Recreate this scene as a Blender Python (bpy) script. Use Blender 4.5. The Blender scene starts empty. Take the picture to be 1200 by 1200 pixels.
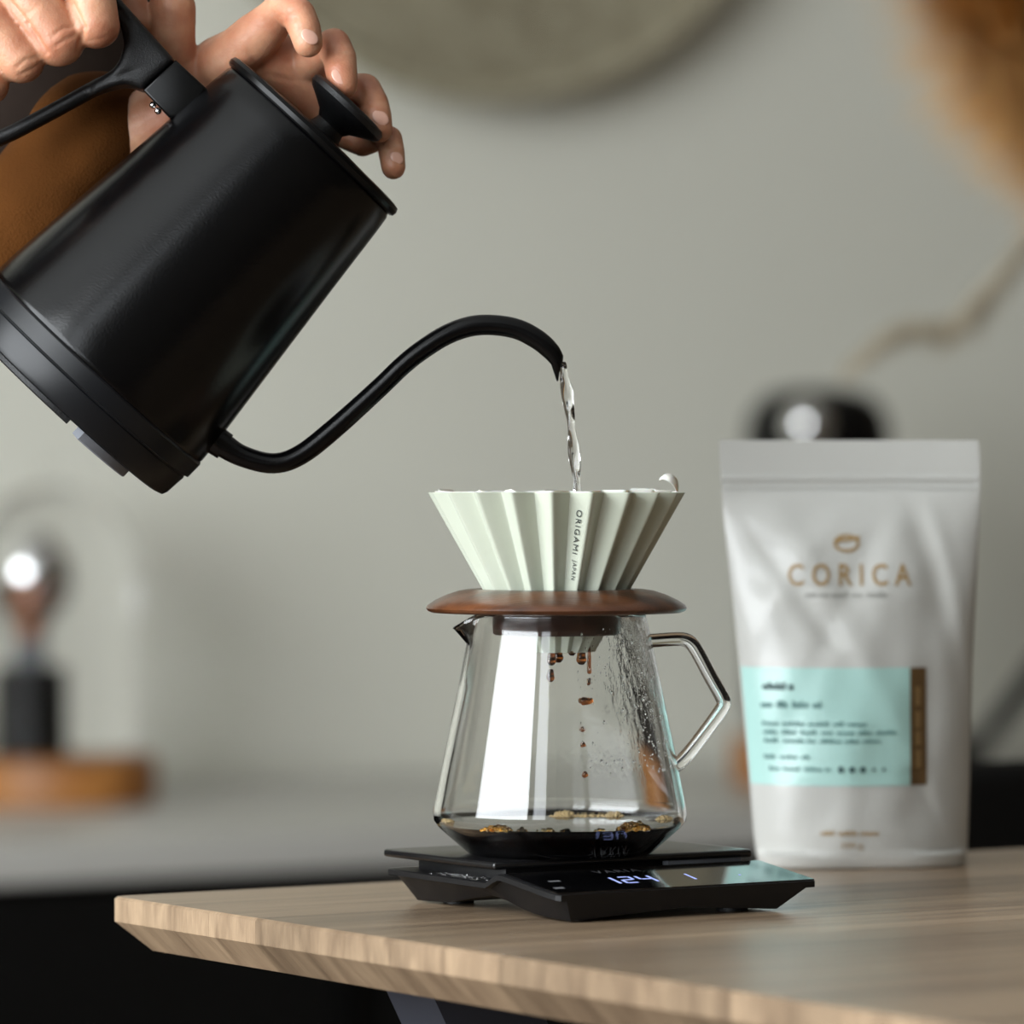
import bpy, bmesh, math, random
import numpy as np
from mathutils import Vector, Matrix, Euler
random.seed(7); np.random.seed(7)
S = bpy.context.scene
COL = S.collection
pi = math.pi
R = math.radians

# ------------------------------------------------------------------ camera
F = 5500.0            # focal length in pixels of the 1200 px frame
D0 = 2.07             # camera to coffee set
ZC = 1.2326           # camera height (bar-height table at 1.05)
HY = 577.0            # horizon row
cd = bpy.data.cameras.new('camera'); cam = bpy.data.objects.new('camera', cd); COL.objects.link(cam)
cam.location = (0, -D0, ZC); cam.rotation_euler = (pi/2, 0, 0)
cd.sensor_fit = 'HORIZONTAL'; cd.sensor_width = 24; cd.lens = 24*F/1200
cd.shift_y = (HY-600)/1200.0
cd.clip_start = 0.02; cd.clip_end = 50
cd.dof.use_dof = True; cd.dof.focus_distance = D0-0.03; cd.dof.aperture_fstop = 4.1
cd.dof.aperture_blades = 9
S.camera = cam
S.view_settings.view_transform = 'Standard'; S.view_settings.look = 'None'
S.view_settings.gamma = 1; S.view_settings.use_curve_mapping = False
S.view_settings.exposure = 0.0
# room frame: u along the back wall, v towards it
RA = R(32)
U = Vector((math.cos(RA), math.sin(RA), 0)); V = Vector((-math.sin(RA), math.cos(RA), 0))
def uv(u, v, z=0): return U*u + V*v + Vector((0, 0, z))
UL, UR, VB, VF, ZT = -2.6, 2.9, 3.02, -3.6, 3.2
WIN = [(-1.42, 1.2), (-2.6, -1.66)]     # v ranges of the two window openings
WZ0, WZ1 = 0.95, 3.0
# ------------------------------------------------------------------ light
w = bpy.data.worlds.new('world'); S.world = w; w.use_nodes = True
w.node_tree.nodes['Background'].inputs[0].default_value = (0.75, 0.87, 1, 1)
w.node_tree.nodes['Background'].inputs[1].default_value = 1.0
def area(name, u, v0, v1, z0, z1, power, color):
    l = bpy.data.lights.new(name, 'AREA'); l.shape = 'RECTANGLE'
    l.size = v1-v0; l.size_y = z1-z0; l.energy = power; l.color = color
    o = bpy.data.objects.new(name, l); COL.objects.link(o)
    o.location = uv(u, (v0+v1)/2, (z0+z1)/2)
    xa = V; za = -U; ya = za.cross(xa)
    o.matrix_world = Matrix.Translation(o.location) @ Matrix((xa, ya, za)).transposed().to_4x4()
    return o
area('window_daylight', UL+0.03, WIN[0][0]+.05, WIN[0][1]-.05, WZ0+.05, WZ1-.05, 184, (0.93, 0.97, 1.0))
area('window_daylight', UL+0.03, WIN[1][0]+.05, WIN[1][1]-.05, WZ0+.05, WZ1-.05, 24, (0.93, 0.97, 1.0))

# ------------------------------------------------------------------ materials
def newmat(name):
    m = bpy.data.materials.new(name); m.use_nodes = True
    nt = m.node_tree; b = nt.nodes['Principled BSDF']
    return m, nt, b
def lin(r, g, b):
    f = lambda c: (c/255/12.92) if c/255 <= .04045 else ((c/255+.055)/1.055)**2.4
    return (f(r), f(g), f(b), 1)
def mat(name, col, rough=0.5, metal=0.0, spec=None, noise=0, nscale=60, bump=0, bscale=200, coat=0, emis=None, estr=0, sss=0, sssr=(1,.4,.2), sscale=.004, stretch=(1,1,1)):
    m, nt, b = newmat(name)
    b.inputs['Base Color'].default_value = col; b.inputs['Roughness'].default_value = rough
    b.inputs['Metallic'].default_value = metal
    if spec is not None: b.inputs['Specular IOR Level'].default_value = spec
    if coat: b.inputs['Coat Weight'].default_value = coat; b.inputs['Coat Roughness'].default_value = .1
    if emis: b.inputs['Emission Color'].default_value = emis; b.inputs['Emission Strength'].default_value = estr
    if sss:
        b.inputs['Subsurface Weight'].default_value = sss; b.inputs['Subsurface Radius'].default_value = sssr; b.inputs['Subsurface Scale'].default_value = sscale
    tc = nt.nodes.new('ShaderNodeTexCoord'); mp = nt.nodes.new('ShaderNodeMapping'); mp.inputs['Scale'].default_value = stretch
    nt.links.new(tc.outputs['Object'], mp.inputs[0])
    if noise:
        n = nt.nodes.new('ShaderNodeTexNoise'); n.inputs['Scale'].default_value = nscale; n.inputs['Detail'].default_value = 5
        nt.links.new(mp.outputs[0], n.inputs['Vector'])
        mx = nt.nodes.new('ShaderNodeMix'); mx.data_type = 'RGBA'
        mx.inputs[6].default_value = tuple(c*(1-noise) for c in col[:3])+(1,); mx.inputs[7].default_value = tuple(min(1, c*(1+noise)) for c in col[:3])+(1,)
        nt.links.new(n.outputs['Fac'], mx.inputs[0]); nt.links.new(mx.outputs[2], b.inputs['Base Color'])
    if bump:
        n = nt.nodes.new('ShaderNodeTexNoise'); n.inputs['Scale'].default_value = bscale; n.inputs['Detail'].default_value = 4
        nt.links.new(mp.outputs[0], n.inputs['Vector'])
        bp = nt.nodes.new('ShaderNodeBump'); bp.inputs['Strength'].default_value = bump; bp.inputs['Distance'].default_value = .001
        nt.links.new(n.outputs['Fac'], bp.inputs['Height']); nt.links.new(bp.outputs[0], b.inputs['Normal'])
    return m
def wood(name, c1, c2, grain=(4, 60, 60), rough=.5, bump=.15, randomize=0.0, coat=0, fine=(18, 900, 900)):
    m, nt, b = newmat(name); N = nt.nodes; L = nt.links
    tc = N.new('ShaderNodeTexCoord'); oi = N.new('ShaderNodeObjectInfo')
    off = N.new('ShaderNodeVectorMath'); off.operation = 'SCALE'; off.inputs[0].default_value = (3.1, 1.7, 2.3); L.new(oi.outputs['Random'], off.inputs['Scale'])
    ad = N.new('ShaderNodeVectorMath'); ad.operation = 'ADD'; L.new(tc.outputs['Object'], ad.inputs[0]); L.new(off.outputs[0], ad.inputs[1])
    mp = N.new('ShaderNodeMapping'); mp.inputs['Scale'].default_value = grain; L.new(ad.outputs[0], mp.inputs[0])
    n = N.new('ShaderNodeTexNoise'); n.inputs['Scale'].default_value = 1; n.inputs['Detail'].default_value = 7; n.inputs['Distortion'].default_value = .6; L.new(mp.outputs[0], n.inputs['Vector'])
    mp2 = N.new('ShaderNodeMapping'); mp2.inputs['Scale'].default_value = fine; L.new(ad.outputs[0], mp2.inputs[0])
    n2 = N.new('ShaderNodeTexNoise'); n2.inputs['Scale'].default_value = 1; n2.inputs['Detail'].default_value = 3; L.new(mp2.outputs[0], n2.inputs['Vector'])
    r = N.new('ShaderNodeValToRGB'); r.color_ramp.elements[0].position = .32; r.color_ramp.elements[1].position = .68
    r.color_ramp.elements[0].color = c1; r.color_ramp.elements[1].color = c2; L.new(n.outputs['Fac'], r.inputs[0])
    mx = N.new('ShaderNodeMix'); mx.data_type = 'RGBA'; mx.blend_type = 'MULTIPLY'; mx.inputs[0].default_value = .35
    L.new(r.outputs[0], mx.inputs[6]); L.new(n2.outputs['Fac'], mx.inputs[7])
    hs = N.new('ShaderNodeHueSaturation'); L.new(mx.outputs[2], hs.inputs['Color'])
    if randomize:
        ma = N.new('ShaderNodeMapRange'); ma.inputs[3].default_value = 1.15-randomize; ma.inputs[4].default_value = 1.15+randomize; L.new(oi.outputs['Random'], ma.inputs[0]); L.new(ma.outputs[0], hs.inputs['Value'])
    L.new(hs.outputs[0], b.inputs['Base Color']); b.inputs['Roughness'].default_value = rough
    if coat: b.inputs['Coat Weight'].default_value = coat; b.inputs['Coat Roughness'].default_value = .25
    bp = N.new('ShaderNodeBump'); bp.inputs['Strength'].default_value = bump; bp.inputs['Distance'].default_value = .0006; L.new(n2.outputs['Fac'], bp.inputs['Height']); L.new(bp.outputs[0], b.inputs['Normal'])
    return m
def glass(name, col=(1,1,1,1), ior=1.46, rough=0.0, thin=False):
    m, nt, b = newmat(name)
    b.inputs['Base Color'].default_value = col; b.inputs['Roughness'].default_value = rough
    b.inputs['Transmission Weight'].default_value = 1; b.inputs['IOR'].default_value = ior
    return m

M = {}
M['wall'] = mat('wall_paint', lin(238, 237, 224), .85, noise=.02, nscale=3, bump=.1, bscale=150)
M['ceiling'] = mat('ceiling_paint', (.62, .62, .6, 1), .9, noise=.02)
M['floor'] = wood('floor_oak', (.10, .06, .035, 1), (.20, .12, .07, 1), grain=(2, 25, 25))
M['darkwall'] = mat('warm_dark_wall', (.11, .09, .065, 1), .8, noise=.1)
M['white'] = mat('window_white', (.8, .8, .8, 1), .4, noise=.02)
M['counter'] = mat('worktop_white', (.50, .49, .455, 1), .35, noise=.04, nscale=20)
M['cabinet'] = mat('cabinet_black', (.0035, .0033, .003, 1), .6, spec=.15, noise=.2, nscale=8)
M['tabletop'] = wood('oak_staves', lin(120, 100, 80), lin(160, 137, 111), grain=(4, 80, 22), rough=.3, randomize=.26, bump=.3, fine=(18, 800, 110))
M['legmetal'] = mat('leg_metal', (.035, .038, .05, 1), .5, noise=.1)
M['black'] = mat('kettle_black', (.0012, .0012, .0014, 1), .22, spec=.25, bump=.05, bscale=900, noise=.05)
M['black_rough'] = mat('handle_black', (.003, .003, .0033, 1), .45, spec=.35, bump=.25, bscale=1400, noise=.1)
M['black_gloss'] = mat('gloss_black', (.002, .002, .002, 1), .28, spec=.18, noise=.05)
M['basering'] = mat('kettle_base_grey', (.005, .0055, .0065, 1), .36, spec=.28, noise=.1, nscale=90)
M['chrome'] = mat('chrome', (.9, .9, .9, 1), .06, 1.0, noise=.03)
M['grey'] = mat('grey_plastic', (.18, .19, .21, 1), .45, noise=.05)
M['ceramic'] = mat('celadon_ceramic', lin(190, 196, 180), .28, noise=.03, nscale=120, sss=.1, sssr=(1, .9, .7), sscale=.0015, coat=.3)
M['ink'] = mat('ink_dark', (.02, .028, .03, 1), .5, noise=.05)
M['paper'] = mat('filter_paper', (.72, .69, .63, 1), .8, noise=.06, nscale=300, sss=.2)
M['ground'] = mat('wet_grounds', (.02, .010, .005, 1), .4, noise=.5, nscale=900, bump=.8, bscale=900)
M['holder'] = wood('holder_wood', lin(54, 28, 14), lin(112, 66, 36), grain=(14, 90, 90), rough=.32, coat=.4, bump=.3, fine=(60, 1500, 1500))
M['collar'] = wood('collar_wood', lin(38, 18, 12), lin(66, 36, 26), grain=(14, 90, 90), rough=.35, bump=.2)
M['coffee'] = mat('coffee', (.004, .0018, .0009, 1), .04, noise=.2)
M['drop'] = glass('coffee_drop', (.38, .12, .03, 1), 1.34)
M['foam'] = glass('foam_bubble', (1, .82, .5, 1), 1.2, .02)
M['foam2'] = mat('foam_skin', lin(206, 180, 130), .35, noise=.25, nscale=900, bump=.6, bscale=1200)
M['water'] = glass('water', (1, 1, 1, 1), 1.33)
M['pane'] = glass('window_pane', (1, 1, 1, 1), 1.05)
M['scale'] = mat('scale_black', (.005, .005, .0055, 1), .42, spec=.3, bump=.15, bscale=2500, noise=.1)
M['plate'] = mat('scale_plate', (.005, .005, .0055, 1), .26, bump=.05, bscale=800, noise=.1)
M['screen'] = mat('scale_glass', (.003, .003, .0035, 1), .05, coat=.6, noise=.05)
M['led'] = mat('led_blue_white', (.2, .25, .5, 1), .5, emis=(.42, .5, 1, 1), estr=.8, noise=.02)
M['faint'] = mat('faint_print', (.16, .16, .17, 1), .4, noise=.05)
M['gold'] = mat('gold_print', lin(164, 134, 88), .45, noise=.1)
M['greyprint'] = mat('grey_print', lin(160, 160, 154), .6, noise=.1)
M['label'] = mat('label_mint', lin(180, 220, 213), .27, noise=.03, nscale=30)
M['stripe'] = mat('stripe_bronze', lin(98, 74, 44), .45, noise=.1)
M['labelink'] = mat('label_ink', lin(84, 130, 128), .5, noise=.1)
M['labeldark'] = mat('label_ink_dark', lin(40, 74, 76), .5, noise=.1)
M['cork'] = wood('cork_wood', lin(150, 92, 40), lin(196, 132, 66), grain=(8, 40, 40), rough=.5)
M['copper'] = mat('copper', lin(200, 130, 90), .35, .6, noise=.1)
M['pampas'] = mat('dried_pampas', lin(226, 180, 112), .9, noise=.3, nscale=40)
M['pampaspale'] = mat('dried_pampas_pale', lin(178, 150, 112), .9, noise=.3, nscale=40)
M['wicker'] = wood('wicker', lin(164, 154, 128), lin(196, 188, 162), grain=(40, 40, 40), rough=.8, bump=.4)
M['shirt'] = mat('brown_shirt', lin(80, 47, 18), .95, spec=.08, noise=.15, nscale=80, bump=.5, bscale=900)
M['torso_shade'] = mat('torso_shade_and_trousers', (.022, .011, .006, 1), .9, noise=.2, bump=.3, bscale=500)  # dark brown that puts shade into the torso colour; trousers share it
M['nail'] = mat('fingernail', lin(216, 168, 148), .25, noise=.05, coat=.3)
def skinmat():
    m, nt, b = newmat('skin'); N = nt.nodes; L = nt.links
    tc = N.new('ShaderNodeTexCoord')
    n = N.new('ShaderNodeTexNoise'); n.inputs['Scale'].default_value = 55; n.inputs['Detail'].default_value = 5; L.new(tc.outputs['Object'], n.inputs['Vector'])
    r = N.new('ShaderNodeValToRGB'); r.color_ramp.elements[0].position = .35; r.color_ramp.elements[1].position = .7
    r.color_ramp.elements[0].color = lin(172, 112, 84); r.color_ramp.elements[1].color = lin(204, 154, 122); L.new(n.outputs['Fac'], r.inputs[0])
    L.new(r.outputs[0], b.inputs['Base Color']); b.inputs['Roughness'].default_value = .48
    b.inputs['Subsurface Weight'].default_value = .35; b.inputs['Subsurface Radius'].default_value = (1, .35, .2); b.inputs['Subsurface Scale'].default_value = .004
    v = N.new('ShaderNodeTexVoronoi'); v.inputs['Scale'].default_value = 900; L.new(tc.outputs['Object'], v.inputs['Vector'])
    n2 = N.new('ShaderNodeTexNoise'); n2.inputs['Scale'].default_value = 260; n2.inputs['Detail'].default_value = 6; L.new(tc.outputs['Object'], n2.inputs['Vector'])
    ad = N.new('ShaderNodeMath'); ad.operation = 'MULTIPLY_ADD'; ad.inputs[1].default_value = .3; L.new(v.outputs[0], ad.inputs[0]); L.new(n2.outputs['Fac'], ad.inputs[2])
    bp = N.new('ShaderNodeBump'); bp.inputs['Strength'].default_value = .35; bp.inputs['Distance'].default_value = .0008; L.new(ad.outputs[0], bp.inputs['Height']); L.new(bp.outputs[0], b.inputs['Normal'])
    return m
M['skin'] = skinmat()
def carafeglass():   # clear glass, misted with fine condensation ripples on the right hand wall
    m = glass('carafe_glass', (.985, .99, .985, 1), 1.47); nt = m.node_tree; N = nt.nodes; L = nt.links; b = N['Principled BSDF']
    tc = N.new('ShaderNodeTexCoord')
    mp = N.new('ShaderNodeMapping'); mp.inputs['Scale'].default_value = (1, 1, .35); L.new(tc.outputs['Object'], mp.inputs[0])
    n = N.new('ShaderNodeTexNoise'); n.inputs['Scale'].default_value = 420; n.inputs['Detail'].default_value = 3; L.new(mp.outputs[0], n.inputs['Vector'])
    big = N.new('ShaderNodeTexNoise'); big.inputs['Scale'].default_value = 28; L.new(tc.outputs['Object'], big.inputs['Vector'])
    sp = N.new('ShaderNodeSeparateXYZ'); L.new(tc.outputs['Object'], sp.inputs[0])
    mr = N.new('ShaderNodeMapRange'); mr.inputs[1].default_value = -.012; mr.inputs[2].default_value = .03; L.new(sp.outputs['X'], mr.inputs[0])
    mz = N.new('ShaderNodeMapRange'); mz.inputs[1].default_value = .03; mz.inputs[2].default_value = .07; L.new(sp.outputs['Z'], mz.inputs[0])
    th = N.new('ShaderNodeMapRange'); th.inputs[1].default_value = .42; th.inputs[2].default_value = .6; L.new(big.outputs['Fac'], th.inputs[0])
    a = N.new('ShaderNodeMath'); a.operation = 'MULTIPLY'; L.new(mr.outputs[0], a.inputs[0]); L.new(mz.outputs[0], a.inputs[1])
    c = N.new('ShaderNodeMath'); c.operation = 'MULTIPLY'; L.new(a.outputs[0], c.inputs[0]); L.new(th.outputs[0], c.inputs[1])
    h = N.new('ShaderNodeMath'); h.operation = 'MULTIPLY'; L.new(c.outputs[0], h.inputs[0]); L.new(n.outputs['Fac'], h.inputs[1])
    bp = N.new('ShaderNodeBump'); bp.inputs['Strength'].default_value = .3; bp.inputs['Distance'].default_value = .0006; L.new(h.outputs[0], bp.inputs['Height']); L.new(bp.outputs[0], b.inputs['Normal'])
    return m
M['strand'] = mat('pale_dried_grass', lin(196, 184, 160), .9, noise=.2, nscale=40)
M['glass'] = carafeglass()
M['clear'] = glass('clear_glass', (.985, .99, .985, 1), 1.47)
M['thinglass'] = glass('dome_glass', (.99, .99, .99, 1), 1.14)

# ------------------------------------------------------------------ helpers
def smooth(me, ang=35):
    for p in me.polygons: p.use_smooth = True
    try: me.set_sharp_from_angle(angle=R(ang))
    except Exception: pass
def obj(name, verts, faces, m, parent=None, sm=True, ang=35):
    me = bpy.data.meshes.new(name); me.from_pydata([tuple(v) for v in verts], [], faces); me.update()
    if sm: smooth(me, ang)
    return link(name, me, m, parent)
def link(name, me, m, parent=None):
    if m and not me.materials: me.materials.append(m)
    o = bpy.data.objects.new(name, me); COL.objects.link(o)
    if parent: o.parent = parent
    return o
def objbm(name, bm, m, parent=None, sm=True, ang=35, recalc=True):
    me = bpy.data.meshes.new(name)
    if recalc: bmesh.ops.recalc_face_normals(bm, faces=bm.faces)
    bm.to_mesh(me); bm.free()
    if sm: smooth(me, ang)
    return link(name, me, m, parent)
def tag(o, label=None, cat=None, group=None, kind=None):
    if label: o['label'] = label
    if cat: o['category'] = cat
    if group: o['group'] = group
    if kind: o['kind'] = kind
    return o
def empty(name, loc, rot=(0, 0, 0)):
    o = bpy.data.objects.new(name, None); COL.objects.link(o); o.location = loc; o.rotation_euler = rot; o.empty_display_size = .02
    return o
def W(px, py, Y=0.0):      # a point of the photograph at world depth Y
    d = Y + D0
    return Vector(((px-600)*d/F, Y, ZC-(py-HY)*d/F))
def box(bm, lo, hi, mtx=None, bevel=0, seg=2):
    c = [(a+b)/2 for a, b in zip(lo, hi)]; s = [b-a for a, b in zip(lo, hi)]
    t = bmesh.new(); bmesh.ops.create_cube(t, size=1, matrix=Matrix.Translation(c) @ Matrix.Diagonal((*s, 1)))
    if bevel: bmesh.ops.bevel(t, geom=t.edges[:], offset=bevel, segments=seg, affect='EDGES', profile=.5)
    if mtx: bmesh.ops.transform(t, matrix=mtx, verts=t.verts)
    me = bpy.data.meshes.new('t'); t.to_mesh(me); t.free(); bm.from_mesh(me); bpy.data.meshes.remove(me)
def lathe_vf(prof, n=96, closed=False, center=(0, 0)):
    vs, fs = [], []; k = len(prof)
    for i in range(n):
        a = 2*pi*i/n
        for r, z in prof: vs.append((center[0]+r*math.cos(a), center[1]+r*math.sin(a), z))
    rng = k if closed else k-1
    for i in range(n):
        j = (i+1) % n
        for q in range(rng):
            q2 = (q+1) % k
            fs.append((i*k+q, j*k+q, j*k+q2, i*k+q2))
    return vs, fs
def lathe(name, prof, m, parent=None, n=96, closed=False, ang=35):
    vs, fs = lathe_vf(prof, n, closed)
    bm = bmesh.new(); bv = [bm.verts.new(v) for v in vs]
    for f in fs: bm.faces.new([bv[i] for i in f])
    bmesh.ops.remove_doubles(bm, verts=bm.verts, dist=1e-7)
    bmesh.ops.dissolve_degenerate(bm, edges=bm.edges, dist=1e-8)
    return objbm(name, bm, m, parent, ang=ang)
def catmull(pts, sub=8):
    P = [np.array(p, float) for p in pts]; P = [2*P[0]-P[1]]+P+[2*P[-1]-P[-2]]; out = []
    for i in range(1, len(P)-2):
        p0, p1, p2, p3 = P[i-1:i+3]
        for k in range(sub):
            t = k/sub
            out.append(.5*((2*p1)+(-p0+p2)*t+(2*p0-5*p1+4*p2-p3)*t*t+(-p0+3*p1-3*p2+p3)*t**3))
    out.append(P[-2]); return out
def tube_bm(bm, pts, n=16, flat=None, cap=True, jit=0):
    """pts: list of (x,y,z,r); flat = (sy) scale of the section's second axis along world/local Y"""
    P = [Vector(p[:3]) for p in pts]; rr = [p[3] for p in pts]
    T = []
    for i in range(len(P)):
        a = P[max(i-1, 0)]; b = P[min(i+1, len(P)-1)]; T.append((b-a).normalized())
    up = Vector((0, 1, 0)) if abs(T[0].y) < .9 else Vector((1, 0, 0))
    rings = []; nv = up
    for i in range(len(P)):
        nv = (nv - T[i]*nv.dot(T[i])).normalized(); bv = T[i].cross(nv)
        ring = []
        for k in range(n):
            a = 2*pi*k/n; r = rr[i]*(1+(random.uniform(-jit, jit) if jit else 0))
            ring.append(bm.verts.new(P[i] + nv*math.cos(a)*r*(flat or 1) + bv*math.sin(a)*r))
        rings.append(ring)
    for i in range(len(rings)-1):
        for k in range(n):
            bm.faces.new((rings[i][k], rings[i][(k+1) % n], rings[i+1][(k+1) % n], rings[i+1][k]))
    if cap: bm.faces.new(rings[0][::-1]); bm.faces.new(rings[-1])
def tube(name, pts, m, parent=None, n=16, flat=None, sub=8, cap=True, ang=50, jit=0):
    bm = bmesh.new(); tube_bm(bm, catmull(pts, sub) if sub else pts, n, flat, cap, jit)
    return objbm(name, bm, m, parent, ang=ang)
def extrude_poly(bm, poly, y0, y1, bevel=0, seg=3):
    """poly: list of (x,z), extruded along Y"""
    t = bmesh.new(); a = [t.verts.new((x, y0, z)) for x, z in poly]; b = [t.verts.new((x, y1, z)) for x, z in poly]
    n = len(poly); t.faces.new(a); t.faces.new(b[::-1])
    for i in range(n): t.faces.new((a[i], b[i], b[(i+1) % n], a[(i+1) % n]))
    bmesh.ops.recalc_face_normals(t, faces=t.faces)
    if bevel:
        es = [e for e in t.edges if abs(e.verts[0].co.y-e.verts[1].co.y) < 1e-9]
        bmesh.ops.bevel(t, geom=es, offset=bevel, segments=seg, affect='EDGES', profile=.5)
    me = bpy.data.meshes.new('t'); t.to_mesh(me); t.free(); bm.from_mesh(me); bpy.data.meshes.remove(me)
def ellipsoid(bm, c, r, rot=None, u=24, v=16):
    mt = Matrix.Translation(c) @ (rot.to_4x4() if rot else Matrix()) @ Matrix.Diagonal((*r, 1))
    bmesh.ops.create_uvsphere(bm, u_segments=u, v_segments=v, radius=1, matrix=mt)
def text_mesh(body, size, spacing=1.0, shear=0.0, res=3, bold=0.0, extrude=0.0):
    c = bpy.data.curves.new('t', 'FONT'); c.body = body; c.size = size; c.space_character = spacing; c.shear = shear
    c.align_x = 'CENTER'; c.align_y = 'CENTER'; c.resolution_u = res; c.offset = bold; c.extrude = extrude
    o = bpy.data.objects.new('t', c); COL.objects.link(o)
    dg = bpy.context.evaluated_depsgraph_get(); me = bpy.data.meshes.new_from_object(o.evaluated_get(dg))
    bpy.data.objects.remove(o); me.materials.clear()
    return me

def remesh(name, bm, voxel, iters, m, parent, disp_=None):
    bmesh.ops.recalc_face_normals(bm, faces=bm.faces)
    me = bpy.data.meshes.new('t'); bm.to_mesh(me); bm.free(); o = bpy.data.objects.new('t', me); COL.objects.link(o)
    md = o.modifiers.new('r', 'REMESH'); md.mode = 'VOXEL'; md.voxel_size = voxel
    sm_ = o.modifiers.new('s', 'SMOOTH'); sm_.factor = .5; sm_.iterations = iters
    dg = bpy.context.evaluated_depsgraph_get(); me2 = bpy.data.meshes.new_from_object(o.evaluated_get(dg)); bpy.data.objects.remove(o)
    for p_ in me2.polygons: p_.use_smooth = True
    me2.name = name; me2.materials.clear()
    o2 = link(name, me2, m, parent); return o2

# ------------------------------------------------------------------ room
def struct(name, bm, m, sm=False):
    o = objbm(name, bm, m, None, sm=sm); o['kind'] = 'structure'; return o
def room_box(name, m, u0, u1, v0, v1, z0, z1, bevel=0, parent=None, kind=True):
    bm = bmesh.new(); mt = Matrix.Rotation(RA, 4, 'Z')
    box(bm, (u0, v0, z0), (u1, v1, z1), mt, bevel)
    o = objbm(name, bm, m, parent, sm=False)
    if kind and not parent: o['kind'] = 'structure'
    return o
room_box('floor', M['floor'], UL-.1, UR+.1, VF-.1, VB+.1, -.05, 0)
room_box('ceiling', M['ceiling'], UL-.1, UR+.1, VF-.1, VB+.1, ZT, ZT+.05)
room_box('wall_back', M['wall'], UL-.1, UR+.1, VB, VB+.1, 0, ZT)
room_box('wall_right', M['darkwall'], UR, UR+.1, VF, VB, 0, ZT)
room_box('wall_front', M['darkwall'], UL-.1, UR+.1, VF-.1, VF, 0, ZT)
bm = bmesh.new(); mt = Matrix.Rotation(RA, 4, 'Z'); t = .12
for (v0, v1, z0, z1) in [(VF, VB, 0, WZ0), (VF, VB, WZ1, ZT), (VF, WIN[1][0], WZ0, WZ1), (WIN[1][1], WIN[0][0], WZ0, WZ1), (WIN[0][1], VB, WZ0, WZ1)]:
    box(bm, (UL-t, v0, z0), (UL, v1, z1), mt)
struct('wall_left', bm, M['wall'])
for i, (v0, v1) in enumerate(WIN):
    bm = bmesh.new(); f = .045
    for (a, b, c, d) in [(v0, v1, WZ0, WZ0+f), (v0, v1, WZ1-f, WZ1), (v0, v0+f, WZ0+f, WZ1-f), (v1-f, v1, WZ0+f, WZ1-f)]:
        box(bm, (UL-t+.02, a, c), (UL-.01, b, d), mt)
    o = struct('window_%d' % (i+1), bm, M['white'])
    room_box('pane', M['pane'], UL-.08, UL-.075, v0+f, v1-f, WZ0+f, WZ1-f, parent=o)
room_box('baseboard_back', M['white'], UL, UR, VB-.015, VB, 0, .1)
room_box('baseboard_right', M['white'], UR-.015, UR, VF, VB-.015, 0, .1)

# ------------------------------------------------------------------ kitchen counter
CV0, CV1 = 2.245, 3.0        # front and back of the worktop
CU1 = 2.80
ROT = (0, 0, RA)
k = empty('kitchen_counter', uv(-.4, (CV0+CV1)/2, 0), ROT)
tag(k, 'long pale worktop on black base cabinets against the grey wall', 'counter')
def kbox(name, m, u0, u1, v0, v1, z0, z1, parent, bevel=.002):
    bm = bmesh.new(); box(bm, (u0, v0, z0), (u1, v1, z1), None, bevel); return objbm(name, bm, m, parent, sm=False)
hv = (CV1-CV0)/2
kbox('worktop', M['counter'], -2.18, CU1+.4, -hv, hv, .862, .90, k, .004)
cab = kbox('cabinet_body', M['cabinet'], -2.17, CU1+.39, -hv+.03, hv, .1, .86, k)
kbox('plinth', M['cabinet'], -2.17, CU1+.39, -hv+.08, hv, 0, .10, k)
nd = 7
for i in range(nd):
    w_ = (CU1+.39+2.17)/nd; u0 = -2.17+i*w_
    dd = kbox('cabinet_door', M['cabinet'], u0+.003, u0+w_-.003, -hv+.01, -hv+.03, .11, .85, k)
    kbox('handle', M['black_gloss'], u0+w_-.05, u0+w_-.04, -hv-.008, -hv+.01, .6, .78, dd, .001)
# black upholstered bar chair on the far side of the table
TA_ = R(33)
ch = empty('bar_chair', (.525, .626, 0), (0, 0, TA_))
tag(ch, 'black high chair behind the table, its backrest top showing right of the white bag', 'chair')
def cbox(name, lo, hi, m, bev, par=ch):
    bm = bmesh.new(); box(bm, lo, hi, None, bev, 3); return objbm(name, bm, m, par, ang=40)
cbox('seat', (-.21, -.20, .70), (.21, .19, .76), M['cabinet'], .02)
cbox('backrest', (-.215, .185, .80), (.215, .225, 1.073), M['cabinet'], .014)
for sx in (-.19, .19):
    cbox('back_post', (sx-.014, .195, .70), (sx+.014, .215, .82), M['cabinet'], .004)
    for sy in (-.18, .18): cbox('leg', (sx-.014, sy-.014, 0), (sx+.014, sy+.014, .701), M['cabinet'], .003)
cbox('footrest', (-.19, -.19, .28), (.19, -.17, .30), M['cabinet'], .003)

# ------------------------------------------------------------------ objects on the counter
def on_counter(px, v, z=.90):
    # where the ray of this column meets the line v = const on the counter
    a = (px-600)/F      # X = a*d, Y = d-D0
    # v = -sin*X + cos*Y
    d = (v + math.cos(RA)*D0)/(math.cos(RA)-math.sin(RA)*a)
    return Vector((a*d, d-D0, z)), d
p, d = on_counter(62, 2.78)
g = empty('glass_cloche', p)
tag(g, 'clear glass dome on a round wooden base, at the left end of the counter', 'cloche')
bm = bmesh.new()
RB = 122*d/F
lathe('wooden_base', [(0, 0), (RB*.97, 0), (RB, .004), (RB, .044), (RB*.98, .050), (0, .050)], M['cork'], g, 64)
rd = RB*.80
prof = [(rd, .0505)]+[(rd, .0505+.02*i) for i in range(1, 11)]
zt = prof[-1][1]
for i in range(1, 13):
    a = i/12*pi/2; prof.append((rd*math.cos(a), zt+rd*math.sin(a)))
inner = [(max(r-.0025, 0), z-(.0025 if i > 10 else 0)) for i, (r, z) in enumerate(prof)][::-1]
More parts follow.
